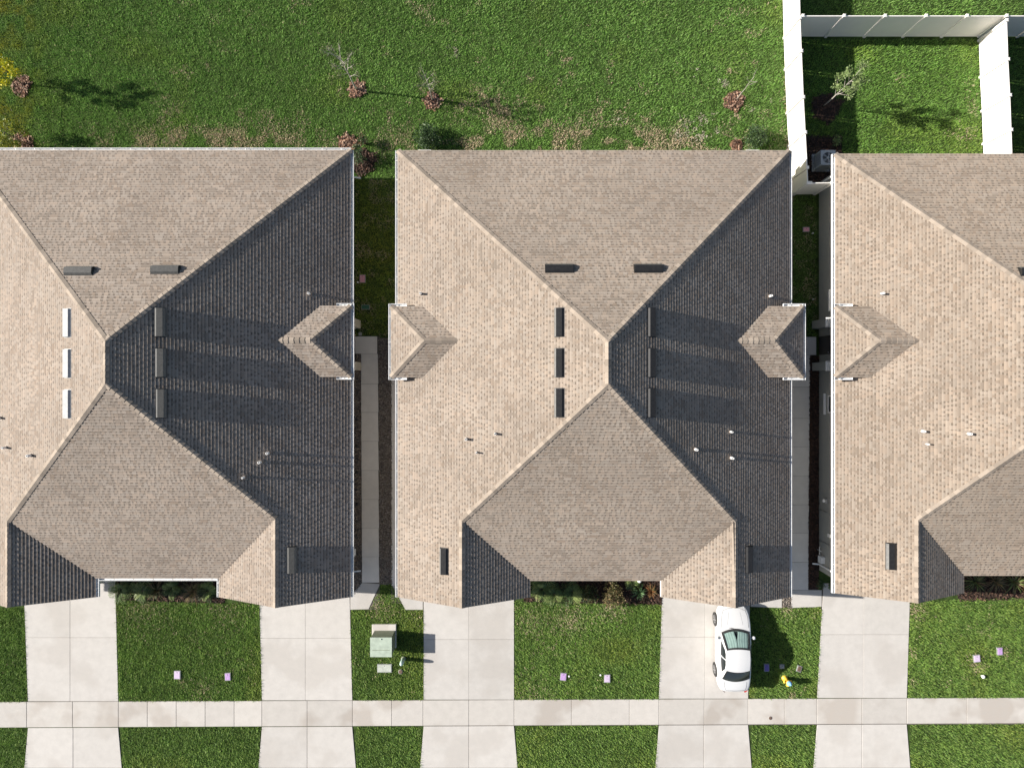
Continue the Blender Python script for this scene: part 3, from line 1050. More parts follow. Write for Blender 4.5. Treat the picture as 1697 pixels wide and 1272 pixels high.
for k in range(5):
    t = 2 * math.pi * k / 5
    a = [(c.x + r * math.cos(t + dt), c.y + r * math.sin(t + dt), z) for r, dt, z in ((.06, -.4, .80), (.28, -.28, .79), (.28, .28, .83), (.06, .4, .82))]
    bl.add(a, [(0, 1, 2, 3)])
bl.build('fan_blade', M['lead'], ac)
gr = MB()
for r in (.12, .18, .24, .29):
    gr.tube([(c.x + r * math.cos(2 * math.pi * k / 16), c.y + r * math.sin(2 * math.pi * k / 16), .845) for k in range(17)], [.004] * 17, 4, False)
gr.build('grille', M['ac'], ac)

# ------------------------------------------------------------------ car
CX, CY = 11.97, -14.22
car = empty('parked_car', (CX, CY, 0), 'white sedan with a silver sunshade parked nose-in on the driveway', 'car')


def loft(stations, sec):
    vs, fs = [], []
    n = len(sec(*stations[0]))
    for s in stations:
        vs += sec(*s)
    for i in range(len(stations) - 1):
        for k in range(n - 1):
            fs.append((i * n + k, i * n + k + 1, (i + 1) * n + k + 1, (i + 1) * n + k))
    fs.append(tuple(reversed(range(n))))
    fs.append(tuple((len(stations) - 1) * n + k for k in range(n)))
    return vs, fs


def body_sec(y, w, zt, zs, zb, bow=0.0):
    half = [(0.0, zt, 1.0), (0.45, zt - 0.006, .92), (0.78, zt - 0.03, .65), (0.93, (zt * 2 + zs) / 3 - 0.01, .35), (1.0, zs, .12), (1.005, (zs + zb) / 2 + .08, 0), (0.985, zb + .1, 0), (0.90, zb, 0)]
    pts = [(x * w, y + bow * k, z) for x, z, k in half]
    return [(-x, yy, z) for x, yy, z in reversed(pts[1:])] + pts


st_ = [(-2.31, .56, .84, .66, .36, 0), (-2.25, .72, .96, .80, .26, -.02), (-2.12, .79, 1.015, .88, .2, -.03), (-1.80, .845, 1.03, .92, .19, 0), (-1.2, .88, 1.02, .93, .18, 0),
       (-.6, .89, 1.0, .92, .18, 0), (0, .89, .99, .91, .18, 0), (.6, .89, .985, .90, .18, 0), (1.05, .885, .975, .88, .18, 0.02), (1.45, .87, .925, .83, .18, .03),
       (1.80, .83, .855, .76, .18, .05), (2.06, .74, .775, .68, .2, .07), (2.20, .60, .69, .58, .24, .06), (2.26, .46, .60, .48, .30, .04)]
vs, fs = loft(st_, body_sec)
cb = MB().add(vs, fs, True).build('body', M['paint'], car, True)
sm = cb.modifiers.new('smooth', 'SUBSURF')
sm.levels = sm.render_levels = 2


def patch(f, nu, nv):
    vs = [f(i / nu, j / nv) for j in range(nv + 1) for i in range(nu + 1)]
    fs = [(j * (nu + 1) + i, j * (nu + 1) + i + 1, (j + 1) * (nu + 1) + i + 1, (j + 1) * (nu + 1) + i) for j in range(nv) for i in range(nu)]
    return vs, fs


ZB, ZR = 0.965, 1.425


def wind(u, v, off=0.0, s0=0.0, s1=1.0, su=1.0):
    v = s0 + (s1 - s0) * v
    x = (2 * u - 1) * su
    w = .765 + (.61 - .765) * v
    y = 1.12 + (.20 - 1.12) * v - .20 * x * x * (1 - .65 * v)
    z = ZB + (ZR - .015 - ZB) * (v ** .9) + .012 - .035 * x * x * v
    nrm = Vector((x * .45, .45, .9)).normalized() * off
    return (x * w + nrm.x, y + nrm.y, z + nrm.z)


def rear(u, v, off=0.0, s0=0.0, s1=1.0, su=1.0):
    v = s0 + (s1 - s0) * v
    x = (2 * u - 1) * su
    w = .735 + (.61 - .735) * v
    y = -1.73 + (-1.02 + 1.73) * v + .20 * x * x * (1 - .6 * v)
    z = ZB + .04 + (ZR - .03 - ZB - .04) * (v ** .85) - .035 * x * x * v
    nrm = Vector((x * .4, -.5, .9)).normalized() * off
    return (x * w + nrm.x, y + nrm.y, z + nrm.z)


def roofp(u, v, off=0.0):
    x = 2 * u - 1
    y0 = .20 - .20 * x * x * .35
    y1 = -1.02 + .20 * x * x * .4
    y = y0 + (y1 - y0) * v
    bump = 4 * v * (1 - v)
    w = .61 + .02 * bump
    z = ZR - .015 + .012 - .035 * x * x + .03 * bump - .018 * v
    return (x * w, y, z + off)


def side(sgn, u, v, off=0.0):
    a = wind(1.0 if sgn > 0 else 0.0, v)
    b = rear(1.0 if sgn > 0 else 0.0, v)
    y = a[1] + (b[1] - a[1]) * u
    bump = 4 * u * (1 - u)
    xx = abs(a[0]) + (abs(b[0]) - abs(a[0])) * u + (.06 - .04 * v) * bump + .01 * math.sin(v * math.pi)
    z = a[2] + (b[2] - a[2]) * u + (.03 * bump if v > .5 else -.01 * bump) * abs(2 * v - 1)
    return (sgn * (xx + off), y, z + off * .4)


b = MB()
for f in (roofp,):
    b.add(*patch(f, 10, 8), True)
b.build('roof', M['paint'], car, True)
b = MB()
for s in (-1, 1):
    b.add(*patch(lambda u, v, s=s: side(s, u, v), 14, 6), True)
b.build('pillars', M['paint'], car, True)
MB().add(*patch(lambda u, v: rear(u, v), 10, 5), True).build('rear_frame', M['black'], car, True)
MB().add(*patch(lambda u, v: rear(u, v, .010, .07, .94, .92), 10, 5), True).build('rear_window', M['glass_dark'], car, True)
ws = MB()
for a0, a1, b0, b1 in ((0, 1, 0, .10), (0, 1, .91, 1), (0, .06, .10, .91), (.94, 1, .10, .91)):
    ws.add(*patch(lambda u, v: wind(a0 + (a1 - a0) * u, b0 + (b1 - b0) * v, .006), 10, 3), True)
wso = ws.build('windshield', M['black'], car, True)
MB().add(*patch(lambda u, v: wind(u, v, .003, .05, .95, .95), 10, 6), True).build('glass', M['glass'], wso, True)


def shade_fn(s):
    def f(u, v):
        vv = .12 + .78 * v
        lo = .50 + .01 + (.07 * (1 - abs(2 * v - .1)) if v < .55 else 0)
        uu = (lo + (.93 - lo) * u) if s > 0 else (1 - (lo + (.93 - lo) * u))
        fold = .004 * (1 if int(round(u * 8)) % 2 else -1)
        return wind(uu, vv, -.035 + fold)
    return f


so = MB()
for s in (-1, 1):
    so.add(*patch(shade_fn(s), 8, 6))
so.build('sunshade', M['shade'], wso, True)
MB().add([(-.6, -.9, 1.0), (.6, -.9, 1.0), (.6, 1.0, 1.0), (-.6, 1.0, 1.0)], [(0, 1, 2, 3)]).build('interior', M['black'], car, True)
for s in (-1, 1):
    for u0, u1 in ((.13, .47), (.505, .86)):
        def fw(u, v, s=s, u0=u0, u1=u1):
            uu = u0 + (u1 - u0) * u
            vtop = .90 - (.35 * max(0, (.22 - uu)) / .22) - (.9 * max(0, uu - .72))
            return side(s, uu, .10 + (vtop - .10) * v, .012)
        MB().add(*patch(fw, 6, 4), True).build('side_window', M['glass_dark'], car, True)
    mr = MB()
    vs2, fs2 = loft([(-.08, .01, 1.0, .96, .93), (-.04, .085, 1.06, 1.0, .92), (.05, .09, 1.06, 1.0, .92), (.10, .05, 1.03, .99, .94)],
                    lambda y, w, zt, zs, zb: [(s * .98 - w, .62 + y, zs), (s * .98 - w * .7, .62 + y, zt), (s * .98 + w * .7, .62 + y, zt), (s * .98 + w, .62 + y, zs), (s * .98 + w * .6, .62 + y, zb), (s * .98 - w * .6, .62 + y, zb), (s * .98 - w, .62 + y, zs)])
    mr.add(vs2, fs2, True)
    mr.beam((s * .80, .64, .985), (s * .95, .62, .99), .05, .03)
    mr.build('mirror', M['paint'], car, True)
    hl = []
    MB().add(*patch(lambda u, v: (s * (.50 + .27 * u + .02 * v), 2.215 - .42 * u * u - .10 * v - .05 * u, .655 + .085 * u + .05 * v + .02), 6, 3), True).build('headlight', M['lens'], car, True)
    MB().add(*patch(lambda u, v: (s * (.52 + .28 * u), -2.325 + .06 * u + .24 * u * u - .0 * v, .80 + .12 * v), 6, 2), True).build('taillight', M['red'], car, True)
    for dy in (.28, -.62):
        MB().box(*sorted((s * .888, s * .915)), dy - .09, dy + .09, .80, .83, .006).build('door_handle', M['paint'], car, True)
    for y in (1.38, -1.36):
        ar = MB().lathe([(.37, 0), (.37, .04), (.34, .045)], (0, 0, 0), 24).mesh('wheel_arch', M['black'])
        o = link('wheel_arch', ar, car, True)
        o.matrix_basis = Matrix.Translation((s * .852, y, .35)) @ Matrix.Rotation(s * math.pi / 2, 4, 'Y')
        ty = MB().lathe([(.20, .0), (.30, -.0), (.325, .03), (.325, .16), (.31, .195), (.22, .2), (.215, .16)], (0, 0, 0), 24).mesh('wheel', M['black'])
        w_ = link('wheel', ty, car, True)
        w_.matrix_basis = Matrix.Translation((s * .705, y, .325)) @ Matrix.Rotation(s * math.pi / 2, 4, 'Y')
        rb = MB().lathe([(.215, .165), (.215, .196), (.19, .198), (.185, .17), (.06, .185), (.05, .20)], (0, 0, 0), 20)
        for k in range(5):
            t = 2 * math.pi * k / 5
            rb.beam((.04 * math.cos(t), .04 * math.sin(t), .203), (.20 * math.cos(t), .20 * math.sin(t), .203), .05, .03, up=Vector((0, 0, 1)))
        r_ = link('rim', rb.mesh('rim', M['alloy']), w_, True)
bpy.context.view_layer.update()
from mathutils.bvhtree import BVHTree
bvh = BVHTree.FromObject(cb, bpy.context.evaluated_depsgraph_get())


def seam_top(pts):
    out = []
    for (xa, ya), (xb, yb) in zip(pts[:-1], pts[1:]):
        for k in range(7):
            t = k / 6
            h = bvh.ray_cast(Vector((xa + (xb - xa) * t, ya + (yb - ya) * t, 3)), Vector((0, 0, -1)))
            if h[0] is not None: out.append(h[0])
    return out


sb = MB()
for s in (-1, 1):
    q = seam_top([(s * .72, 1.15), (s * .70, 1.7), (s * .60, 2.02), (s * .30, 2.13), (0, 2.16)])
    sb.tube(q, [.007] * len(q), 4, False)
    q = seam_top([(s * .30, 1.95), (s * .42, 1.3)])
    sb.tube(q, [.004] * len(q), 4, False)
    q = seam_top([(s * .60, -1.72), (s * .58, -2.0), (s * .52, -2.16), (0, -2.2)])
    sb.tube(q, [.007] * len(q), 4, False)
    for y in (.78, -.28, -1.18):
        q = []
        for z in (.30, .45, .6, .75, .87):
            h = bvh.ray_cast(Vector((s * 3, y - (.10 * (z - .3) if y < -1 else 0), z)), Vector((-s, 0, 0)))
            if h[0] is not None: q.append(h[0])
        sb.tube(q, [.006] * len(q), 4, False)
sb.build('panel_gaps', M['black'], car, True)
pb = MB().box(-.26, .26, -2.335, -2.318, .58, .70)
pb.build('number_plate', M['trim'], car, True)
MB().box(-.5, .5, 2.235, 2.29, .36, .50, .02).build('grille', M['black'], car, True)
wp = MB()
for s in (-1, 1):
    wp.tube([(s * .05 - .3, 1.17, .985), (s * .05 + .25, 1.00, 1.035)], [.008, .006], 5)
wp.build('wiper', M['black'], car, True)

# ------------------------------------------------------------------ utility boxes, lids, hydrant
c = P(637, 1056)
tr = empty('transformer', P(637, 1058), 'pale green pad-mounted transformer box on the small front lawn', 'transformer')
a, b_ = P(617, 1033), P(657, 1072)
MB().box(a.x, b_.x, b_.y, a.y, -0.03, 0.10, 0.02).build('pad', M['concrete'], tr)
a, b_ = P(621.5, 1043), P(655, 1073)
x0, x1, y0, y1 = a.x, b_.x, b_.y, a.y
MB().box(x0, x1, y0, y1, 0.10, 0.98).build('tank', M['green_dark'], tr)
MB().add([(x0 - .02, y0 - .02, .98), (x1 + .02, y0 - .02, .98), (x1 + .02, y1 + .02, .98), (x0 - .02, y1 + .02, .98),
          (x0 - .02, y0 - .02, 1.04), (x1 + .02, y0 - .02, 1.04), (x1 + .02, y1 + .02, 1.04), (x0 - .02, y1 + .02, 1.04)],
         [(4, 5, 6, 7), (0, 1, 5, 4), (1, 2, 6, 5), (2, 3, 7, 6), (3, 0, 4, 7)]).build('lid', M['green_box'], tr)
MB().box(x0 + .1, x1 - .1, y0 + .34, y0 + .36, 1.041, 1.052).build('lid_seam', M['green_dark'], tr)
MB().box(x1 + .001, x1 + .03, y0 + .1, y1 - .1, .18, .9).build('cooling_fin', M['green_dark'], tr)
MB().lathe([(.03, 1.04), (.03, 1.07), (.015, 1.08)], ((x0 + x1) / 2, y1 - .06, 0), 8).build('lifting_eye', M['green_box'], tr)

pd = P(669, 1090)
pe = empty('telecom_pedestal', pd, 'mint green rounded telecom pedestal beside the transformer', 'pedestal')
MB().lathe([(.13, -.03), (.13, .12), (.10, .14)], pd, 14).build('base', M['green_dark'], pe)
MB().lathe([(.10, .14), (.105, .55), (.10, .66), (.08, .73), (.045, .77), (.01, .78)], pd, 14).build('cover', M['pedestal'], pe)


def lid_box(px, py, label, mat, w=.32, d=.42, group=None, rz=0.0, cat='utility lid', name='meter_lid', tilt=0.0):
    c = P(px, py)
    root = empty(name, c, label, cat, group, rz)
    m = Matrix.Rotation(tilt, 4, 'X')
    fr = MB()
    for x0, x1, y0, y1 in ((-w / 2, w / 2, -d / 2, -d / 2 + .025), (-w / 2, w / 2, d / 2 - .025, d / 2), (-w / 2, -w / 2 + .025, -d / 2 + .026, d / 2 - .026), (w / 2 - .025, w / 2, -d / 2 + .026, d / 2 - .026)):
        fr.box(x0, x1, y0, y1, -.03, .055)
    fr.build('frame', M['lid_grey'], root, True)
    o = MB().box(-w / 2 + .027, w / 2 - .027, -d / 2 + .027, d / 2 - .027, -.02, .065, .008).build('cover', M[mat], root, True)
    MB().lathe([(.02, .0655), (.02, .07), (.012, .071)], (0, d / 2 - .09, 0), 8).build('keyhole', M['black'], o, True)
    return root


GL = 'meter box lids set in the lawns'
lid_box(294.5, 1117, 'pale lilac meter lid with brown spot on the leftmost front lawn', 'lid_pale', .36, .46, GL)
lid_box(378, 1120, 'purple meter lid by the right driveway of the leftmost front lawn', 'lid_purple', .32, .42, GL, .05)
lid_box(933.5, 1120, 'purple meter lid, left one on the middle front lawn', 'lid_purple', .34, .42, GL, -.1)
lid_box(1006, 1123, 'bleached lilac meter lid, right one on the middle front lawn', 'lid_pale', .34, .44, GL)
lid_box(1618, 1090, 'pale lilac meter lid beside the white ball on the right front lawn', 'lid_pale', .36, .40, GL, .1)
lid_box(1656, 1078, 'half violet meter lid in the far right front lawn', 'lid_purple', .30, .42, GL, .05)
lid_box(1270, 1105, 'dark violet meter lid in the shadow of the white car', 'lid_deep', .28, .42, GL)
lid_box(1295.5, 1103, 'small grey square valve lid in the car shadow', 'lid_grey', .24, .24, GL)
lid_box(1324, 1107, 'brownish grey valve lid near the yellow hydrant', 'lid_brown', .24, .34, GL, -.3)
lid_box(637.5, 1106, 'large grey-green flat vault lid in front of the transformer', 'lid_vault', .80, .46, GL)
lid_box(601, 462, 'pink meter lid in the shaded grass gap left of the middle house', 'lid_pink', .32, .44, GL)
lid_box(1335.5, 380.5, 'pink meter lid in the dark gap beside the grey wall', 'lid_pink', .36, .26, GL)
lid_box(606, 509, 'dark green irrigation valve box in the shaded grass gap', 'green_valve', .45, .26, GL)


def round_lid(px, py, label, mat, r, cat='utility lid', z=0.0, name='round_lid'):
    c = P(px, py)
    root = empty(name, (c.x, c.y, z), label, cat)
    MB().lathe([(r, -.02), (r, .006), (r * .9, .008)], (0, 0, 0), 16).build('ring', M['lid_grey'], root, True)
    MB().lathe([(r * .86, .0), (r * .86, .012), (r * .7, .014)], (0, 0, 0), 16).build('cover', M[mat], root, True)
    return root


round_lid(664, 1112, 'small round brown lid in the grass below the pedestal', 'lid_brown', .13, z=0.03)
round_lid(1276.5, 1189, 'small round rusty cleanout cover set in the sidewalk', 'lid_brown', .10, z=0.004)
round_lid(597, 553, 'dark round drain cover at the top end of the left path', 'lid_grey', .11, z=0.02)


def knob(px, py, label, h=.16, r=.06):
    c = P(px, py)
    root = empty('pipe_marker', c, label, 'pipe marker')
    MB().lathe([(r * .6, -.03), (r * .6, h * .6)], (0, 0, 0), 10).build('stem', M['pipe'], root, True)
    MB().lathe([(r * .9, h * .55), (r, h * .75), (r * .8, h * .95), (r * .3, h)], (0, 0, 0), 12).build('cap', M['pipe'], root, True)


knob(1627, 1119, 'white round pipe cap on the right front lawn', .16, .10)
knob(943, 1119, 'tiny white pipe cap right of the purple lid, middle lawn', .10, .05)
knob(995, 1117, 'tiny white pipe cap left of the lilac lid, middle lawn', .10, .05)
knob(593.5, 468, 'tiny white pipe cap beside the pink lid in the left gap', .12, .05)
knob(1346, 387, 'tiny white pipe cap beside the pink lid in the right gap', .12, .05)
knob(1346.5, 496, 'lone tiny white pipe cap low in the dark right gap', .10, .04)

hy = P(1300, 1123)
h_ = empty('fire_hydrant', hy, 'yellow fire hydrant with a blue bonnet near the sidewalk', 'fire hydrant')
MB().lathe([(.16, -.03), (.16, .04), (.11, .05), (.105, .50), (.14, .51), (.14, .55)], (0, 0, 0), 16).build('barrel', M['yellow'], h_, True)
MB().lathe([(.135, .551), (.13, .62), (.10, .68), (.05, .72), (.035, .72), (.035, .77), (.02, .78)], (0, 0, 0), 16).build('bonnet', M['blue'], h_, True)
for ang, r in ((math.pi, .06), (0, .06), (-math.pi / 2, .08)):
    nz = MB().lathe([(r, .0), (r, .17), (r * 1.2, .175), (r * 1.2, .22), (r * .4, .235)], (0, 0, 0), 12).build('nozzle', M['yellow'], h_, True)
    nz.matrix_basis = Matrix.Translation((0, 0, .40)) @ Matrix.Rotation(ang, 4, 'Z') @ Matrix.Rotation(math.pi / 2, 4, 'Y')

# path lights in the gravel strip of the left gap
for i, (py, l) in enumerate(((694, 'topmost of four small black path lights beside the left path'), (738, 'second from top of four small black path lights by the left path'),
                             (781, 'third from top of four small black path lights by the left path'), (833, 'lowest of four small black path lights beside the left path'))):
    c = P(593.5, py)
    r_ = empty('path_light', c, l, 'path light', 'path lights beside the left path')
    MB().lathe([(.012, -.03), (.012, .30)], (0, 0, 0), 6).build('stake', M['black'], r_, True)
    MB().lathe([(.04, .26), (.045, .34), (.085, .345), (.03, .38)], (0, 0, 0), 12).build('lamp_head', M['black'], r_, True)
# white lantern in the middle planting bed
c = P(1054, 953)
r_ = empty('garden_lantern', c, 'round white garden lantern among the plants of the middle bed', 'lantern')
MB().lathe([(.02, -.03), (.02, .75)], (0, 0, 0), 8).build('post', M['trim'], r_, True)
MB().lathe([(.05, .74), (.10, .80), (.115, .88), (.09, .95), (.03, .98)], (0, 0, 0), 14).build('globe', M['trim'], r_, True)


# ------------------------------------------------------------------ mulch, gravel
def in_poly(x, y, poly):
    c = np.zeros(len(x), dtype=bool)
    n = len(poly)
    for i in range(n):
        x0, y0 = poly[i]
        x1, y1 = poly[(i + 1) % n]
        cond = ((y0 > y) != (y1 > y))
        with np.errstate(divide='ignore', invalid='ignore'):
            xi = (x1 - x0) * (y - y0) / (y1 - y0 + 1e-12) + x0
        c ^= cond & (x < xi)
    return c


def wpoly(pp):
    return [(P(x, y).x, P(x, y).y) for x, y in pp]


def chips_mesh(pts, size, cols, z0, flat=0.5):
    n = len(pts)
    a = rng.random(n) * 2 * np.pi
    L = size * (0.6 + 0.9 * rng.random(n))
    W = L * (0.35 + 0.4 * rng.random(n))
    dx, dy = np.cos(a), np.sin(a)
    tl = (rng.random(n) - .5) * flat * 2
    tw = (rng.random(n) - .5) * flat * 2
    zc = z0 + rng.random(n) * size * .6
    V = np.zeros((n, 4, 3))
    for k, (s, t) in enumerate(((-1, -1), (1, -1), (1, 1), (-1, 1))):
        V[:, k, 0] = pts[:, 0] + s * dx * L / 2 - t * dy * W / 2
        V[:, k, 1] = pts[:, 1] + s * dy * L / 2 + t * dx * W / 2
        V[:, k, 2] = zc + s * tl * L / 2 + t * tw * W / 2
    F = np.arange(n * 4).reshape(n, 4)
    return V.reshape(-1, 3), F, np.repeat(cols, 4, axis=0)


def mix_cols(n, pal, var=.25):
    pal = np.array(pal)
    c = pal[rng.integers(0, len(pal), n)]
    return c * (1 - var / 2 + var * rng.random((n, 1)))


RED = [(.17, .085, .052), (.25, .135, .088), (.10, .05, .034), (.30, .185, .125), (.06, .035, .026), (.36, .25, .18)]
DARKM = [(.045, .028, .02), (.07, .04, .028), (.10, .055, .038), (.03, .02, .016)]
STONE = [(.20, .17, .145), (.13, .11, .095), (.30, .26, .22), (.09, .08, .07), (.24, .195, .155)]


def mulch_disc(px, py, r, n, pal, label, size=.085):
    c = P(px, py)
    t = rng.random(n) * 2 * np.pi
    q = np.sqrt(rng.random(n)) * r * (0.55 + .65 * vnoise(np.cos(t) * 2 + px, np.sin(t) * 2 + py, .7, 5))
    pts = np.stack([c.x + q * np.cos(t), c.y + q * np.sin(t)], 1)
    V, F, C = chips_mesh(pts, size, mix_cols(n, pal), .0, .7)
    V[:, 2] += (np.maximum(0, 1 - np.repeat(q / r, 4)) * .10)
    # mound below the chips
    base = len(V)
    k = 18
    ring = []
    for rr, z in ((0.0, .07), (.6, .045), (.93, -.02)):
        for i in range(k):
            w = 2 * np.pi * i / k
            ring.append((c.x + rr * r * .92 * np.cos(w), c.y + rr * r * .92 * np.sin(w), z))
    V = np.vstack([V, ring])
    Fm = [(base + j * k + i, base + (j + 1) * k + i, base + (j + 1) * k + (i + 1) % k, base + j * k + (i + 1) % k) for j in range(2) for i in range(k)]
    F = np.vstack([F, Fm])
    C = np.vstack([C, np.tile(np.array(pal[0]) * .8, (len(ring), 1))])
    o = link('mulch', np_mesh('mulch', V, F, M['chips'], C))
    return tag(o, label, 'mulch', kind='stuff')


MULCH = []
for px, py, r, n, pal, lab in (
        (592, 148, .55, 420, RED, 'ring of reddish mulch round the tall bare sapling'),
        (716, 168, .55, 420, RED, 'ring of reddish mulch round the middle thin sapling'),
        (1216, 167, .62, 520, RED, 'orange-brown mulch mound round the stake-like sapling'),
        (37, 142, .58, 440, RED, 'ring of brown mulch round the yellow-leaved tree'),
        (38, 238, .7, 400, RED, 'reddish mulch round the low tree at the top left roof edge'),
        (1368, 178, .95, 700, DARKM, 'dark mulch round the feathery tree in the fenced yard'),
        (577, 239, .65, 380, RED, 'reddish mulch under the bush at the left house corner'),
        (600, 268, .85, 800, DARKM, 'dark mulch bed beside the left house corner wall'),
        (1220, 241, .42, 200, RED, 'reddish mulch under the round bush at the middle roof edge')):
    mulch_disc(px, py, r, n, pal, lab)
    c = P(px, py)
    MULCH.append((c.x, c.y, r * .9))


def strip_stuff(name, label, poly, dens, size, pal, z0=-.01, flat=.8, kind_cat='gravel'):
    w = wpoly(poly)
    xs_, ys_ = [p[0] for p in w], [p[1] for p in w]
    n = int((max(xs_) - min(xs_)) * (max(ys_) - min(ys_)) * dens)
    x = min(xs_) + rng.random(n) * (max(xs_) - min(xs_))
    y = min(ys_) + rng.random(n) * (max(ys_) - min(ys_))
    m = in_poly(x, y, w)
    pts = np.stack([x[m], y[m]], 1)
    V, F, C = chips_mesh(pts, size, mix_cols(len(pts), pal, .4), z0, flat)
    b = len(V)
    V = np.vstack([V, [(p[0], p[1], -.020) for p in w]])
    F = np.vstack([F, [tuple(b + i for i in range(4))]])
    C = np.vstack([C, np.tile(np.array(pal[0]) * .7, (4, 1))])
    o = link(name, np_mesh(name, V, F, M['chips'], C))
    return tag(o, label, kind_cat, kind='stuff')


strip_stuff('gravel', 'brown gravel strip between the left path and the middle house', [(627.5, 560), (649, 560), (650, 968), (629, 968)], 750, .055, STONE)
strip_stuff('gravel', 'narrow gravel strip between the left house wall and the path', [(586, 587), (598, 587), (599, 966), (586, 985)], 750, .055, STONE)
strip_stuff('gravel', 'dark mulch strip under the grey side wall', [(1341.5, 589), (1357, 589), (1357, 976), (1339, 976)], 750, .055, DARKM)
strip_stuff('gravel', 'small square of grey gravel beside the car-side lawn', [(1297, 975), (1311, 975), (1311, 1007), (1297, 1007)], 900, .05, STONE)
strip_stuff('mulch', 'dark mulch bed between the garage wings of the leftmost house', [(192, 925), (372, 925), (372, 999), (192, 993)], 300, .08, DARKM, kind_cat='mulch')
strip_stuff('mulch', 'dark mulch bed between the garage wings of the middle house', [(868, 925), (1108, 925), (1096, 1001), (868, 996)], 300, .08, DARKM, kind_cat='mulch')
strip_stuff('mulch', 'dark mulch bed in front of the right-hand house', [(1570, 925), (1760, 925), (1760, 990), (1590, 996)], 300, .08, DARKM, kind_cat='mulch')
strip_stuff('mulch', 'dark leaf mulch along the wall in the fenced yard', [(1318, 225), (1395, 225), (1395, 318), (1318, 318)], 260, .08, DARKM, z0=-.0, kind_cat='mulch')

# ------------------------------------------------------------------ grass
GREEN_BACK = np.array([[.124, .240, .044], [.152, .282, .054], [.096, .204, .036], [.190, .308, .074]])
GREEN_FRONT = np.array([[.118, .210, .038], [.154, .250, .048], [.088, .170, .032], [.200, .285, .064]])
TAN = np.array([.56, .45, .30])
PALE = np.array([.62, .55, .44])
YEL = np.array([.20, .22, .03])


def grass(label, poly, dens=620, pal=GREEN_BACK, excl=(), dead=None, hgt=.085):
    w = wpoly(poly)
    xs_, ys_ = [p[0] for p in w], [p[1] for p in w]
    n = int((max(xs_) - min(xs_)) * (max(ys_) - min(ys_)) * dens)
    x = min(xs_) + rng.random(n) * (max(xs_) - min(xs_))
    y = min(ys_) + rng.random(n) * (max(ys_) - min(ys_))
    m = in_poly(x, y, w)
    for e in excl:
        m &= ~in_poly(x, y, wpoly(e))
    for cx, cy, r in MULCH:
        m &= (x - cx) ** 2 + (y - cy) ** 2 > (r * .82) ** 2
    x, y = x[m], y[m]
    n = len(x)
    x = x + rng.normal(size=n) * .022
    y = y + rng.normal(size=n) * .022
    c = pal[rng.integers(0, len(pal), n)]
    big = vnoise(x, y, 3.2, 11) * .6 + vnoise(x, y, 1.1, 12) * .4
    sml = vnoise(x, y, .28, 13)
    c = c * (.80 + .36 * big + .36 * sml)[:, None]
    # warm, yellower areas
    yw = np.clip((vnoise(x, y, 2.2, 14) - .62) * 3, 0, 1)[:, None]
    c = c * (1 - .35 * yw) + (c * np.array([1.7, 1.15, .9])) * (.35 * yw)
    hh = np.ones(n)
    yl = np.exp(-(((x + 28.0) / 1.9) ** 2)) * np.clip(vnoise(x, y, .5, 15) * 1.6 - .35, 0, 1) * (y > 11)
    c = c * (1 - yl[:, None]) + yl[:, None] * np.array([.30, .30, .035])
    if dead is not None:
        p, q = dead(x, y)
        isd = rng.random(n) < p
        c[isd] = TAN * (.7 + .5 * rng.random((isd.sum(), 1)))
        isp = rng.random(n) < q
        c[isp] = PALE * (.8 + .3 * rng.random((isp.sum(), 1)))
        hh[isd | isp] = .95
    a = rng.random(n) * 2 * np.pi
    lean = .25 + .75 * rng.random(n)
    h = hgt * hh * (.55 + .65 * rng.random(n)) * (.75 + .5 * sml)
    wd = .008 + .010 * rng.random(n)
    V = np.zeros((n, 3, 3))
    V[:, 0] = np.stack([x - np.sin(a) * wd, y + np.cos(a) * wd, np.full(n, -.028)], 1)
    V[:, 1] = np.stack([x + np.sin(a) * wd, y - np.cos(a) * wd, np.full(n, -.028)], 1)
    V[:, 2] = np.stack([x + np.cos(a) * h * lean * 1.3, y + np.sin(a) * h * lean * 1.3, -.02 + h], 1)
    C = np.repeat(c, 3, axis=0)
    F = np.arange(n * 3).reshape(n, 3)
    o = link('grass', np_mesh('grass', V.reshape(-1, 3), F, M['grass'], C))
    return tag(o, label, 'grass', kind='stuff')


def pxpy(x, y):
    return x * 30 + 848.5, 636 - y * 30


SPOTS = [(300, 122, 14, .35), (275, 160, 9, .3), (345, 110, 6, .5), (640, 90, 6, .5), (752, 85, 9, .8), (700, 150, 6, .4), (795, 150, 14, .3), (940, 100, 10, .5), (875, 128, 9, .5), (945, 122, 8, .5),
         (1060, 145, 7, .4), (1158, 115, 8, .7), (1198, 138, 9, .7), (1210, 118, 7, .5), (1025, 198, 8, .6), (1068, 198, 5, .5), (1125, 195, 7, .6), (1140, 205, 9, .6), (1165, 197, 9, .8), (1180, 190, 5, .8),
         (1150, 215, 10, .8), (1128, 225, 10, .8), (1160, 228, 9, .8), (1185, 218, 6, .7), (1222, 192, 10, .5), (895, 178, 10, .4), (860, 170, 12, .3), (1090, 240, 12, .5), (815, 170, 26, .45), (765, 180, 18, .4),
         (830, 190, 20, .4), (1275, 168, 4, .8), (1246, 182, 4, .8), (1230, 92, 5, .6), (1250, 105, 5, .5), (1300, 215, 9, .4), (1298, 160, 7, .4)]


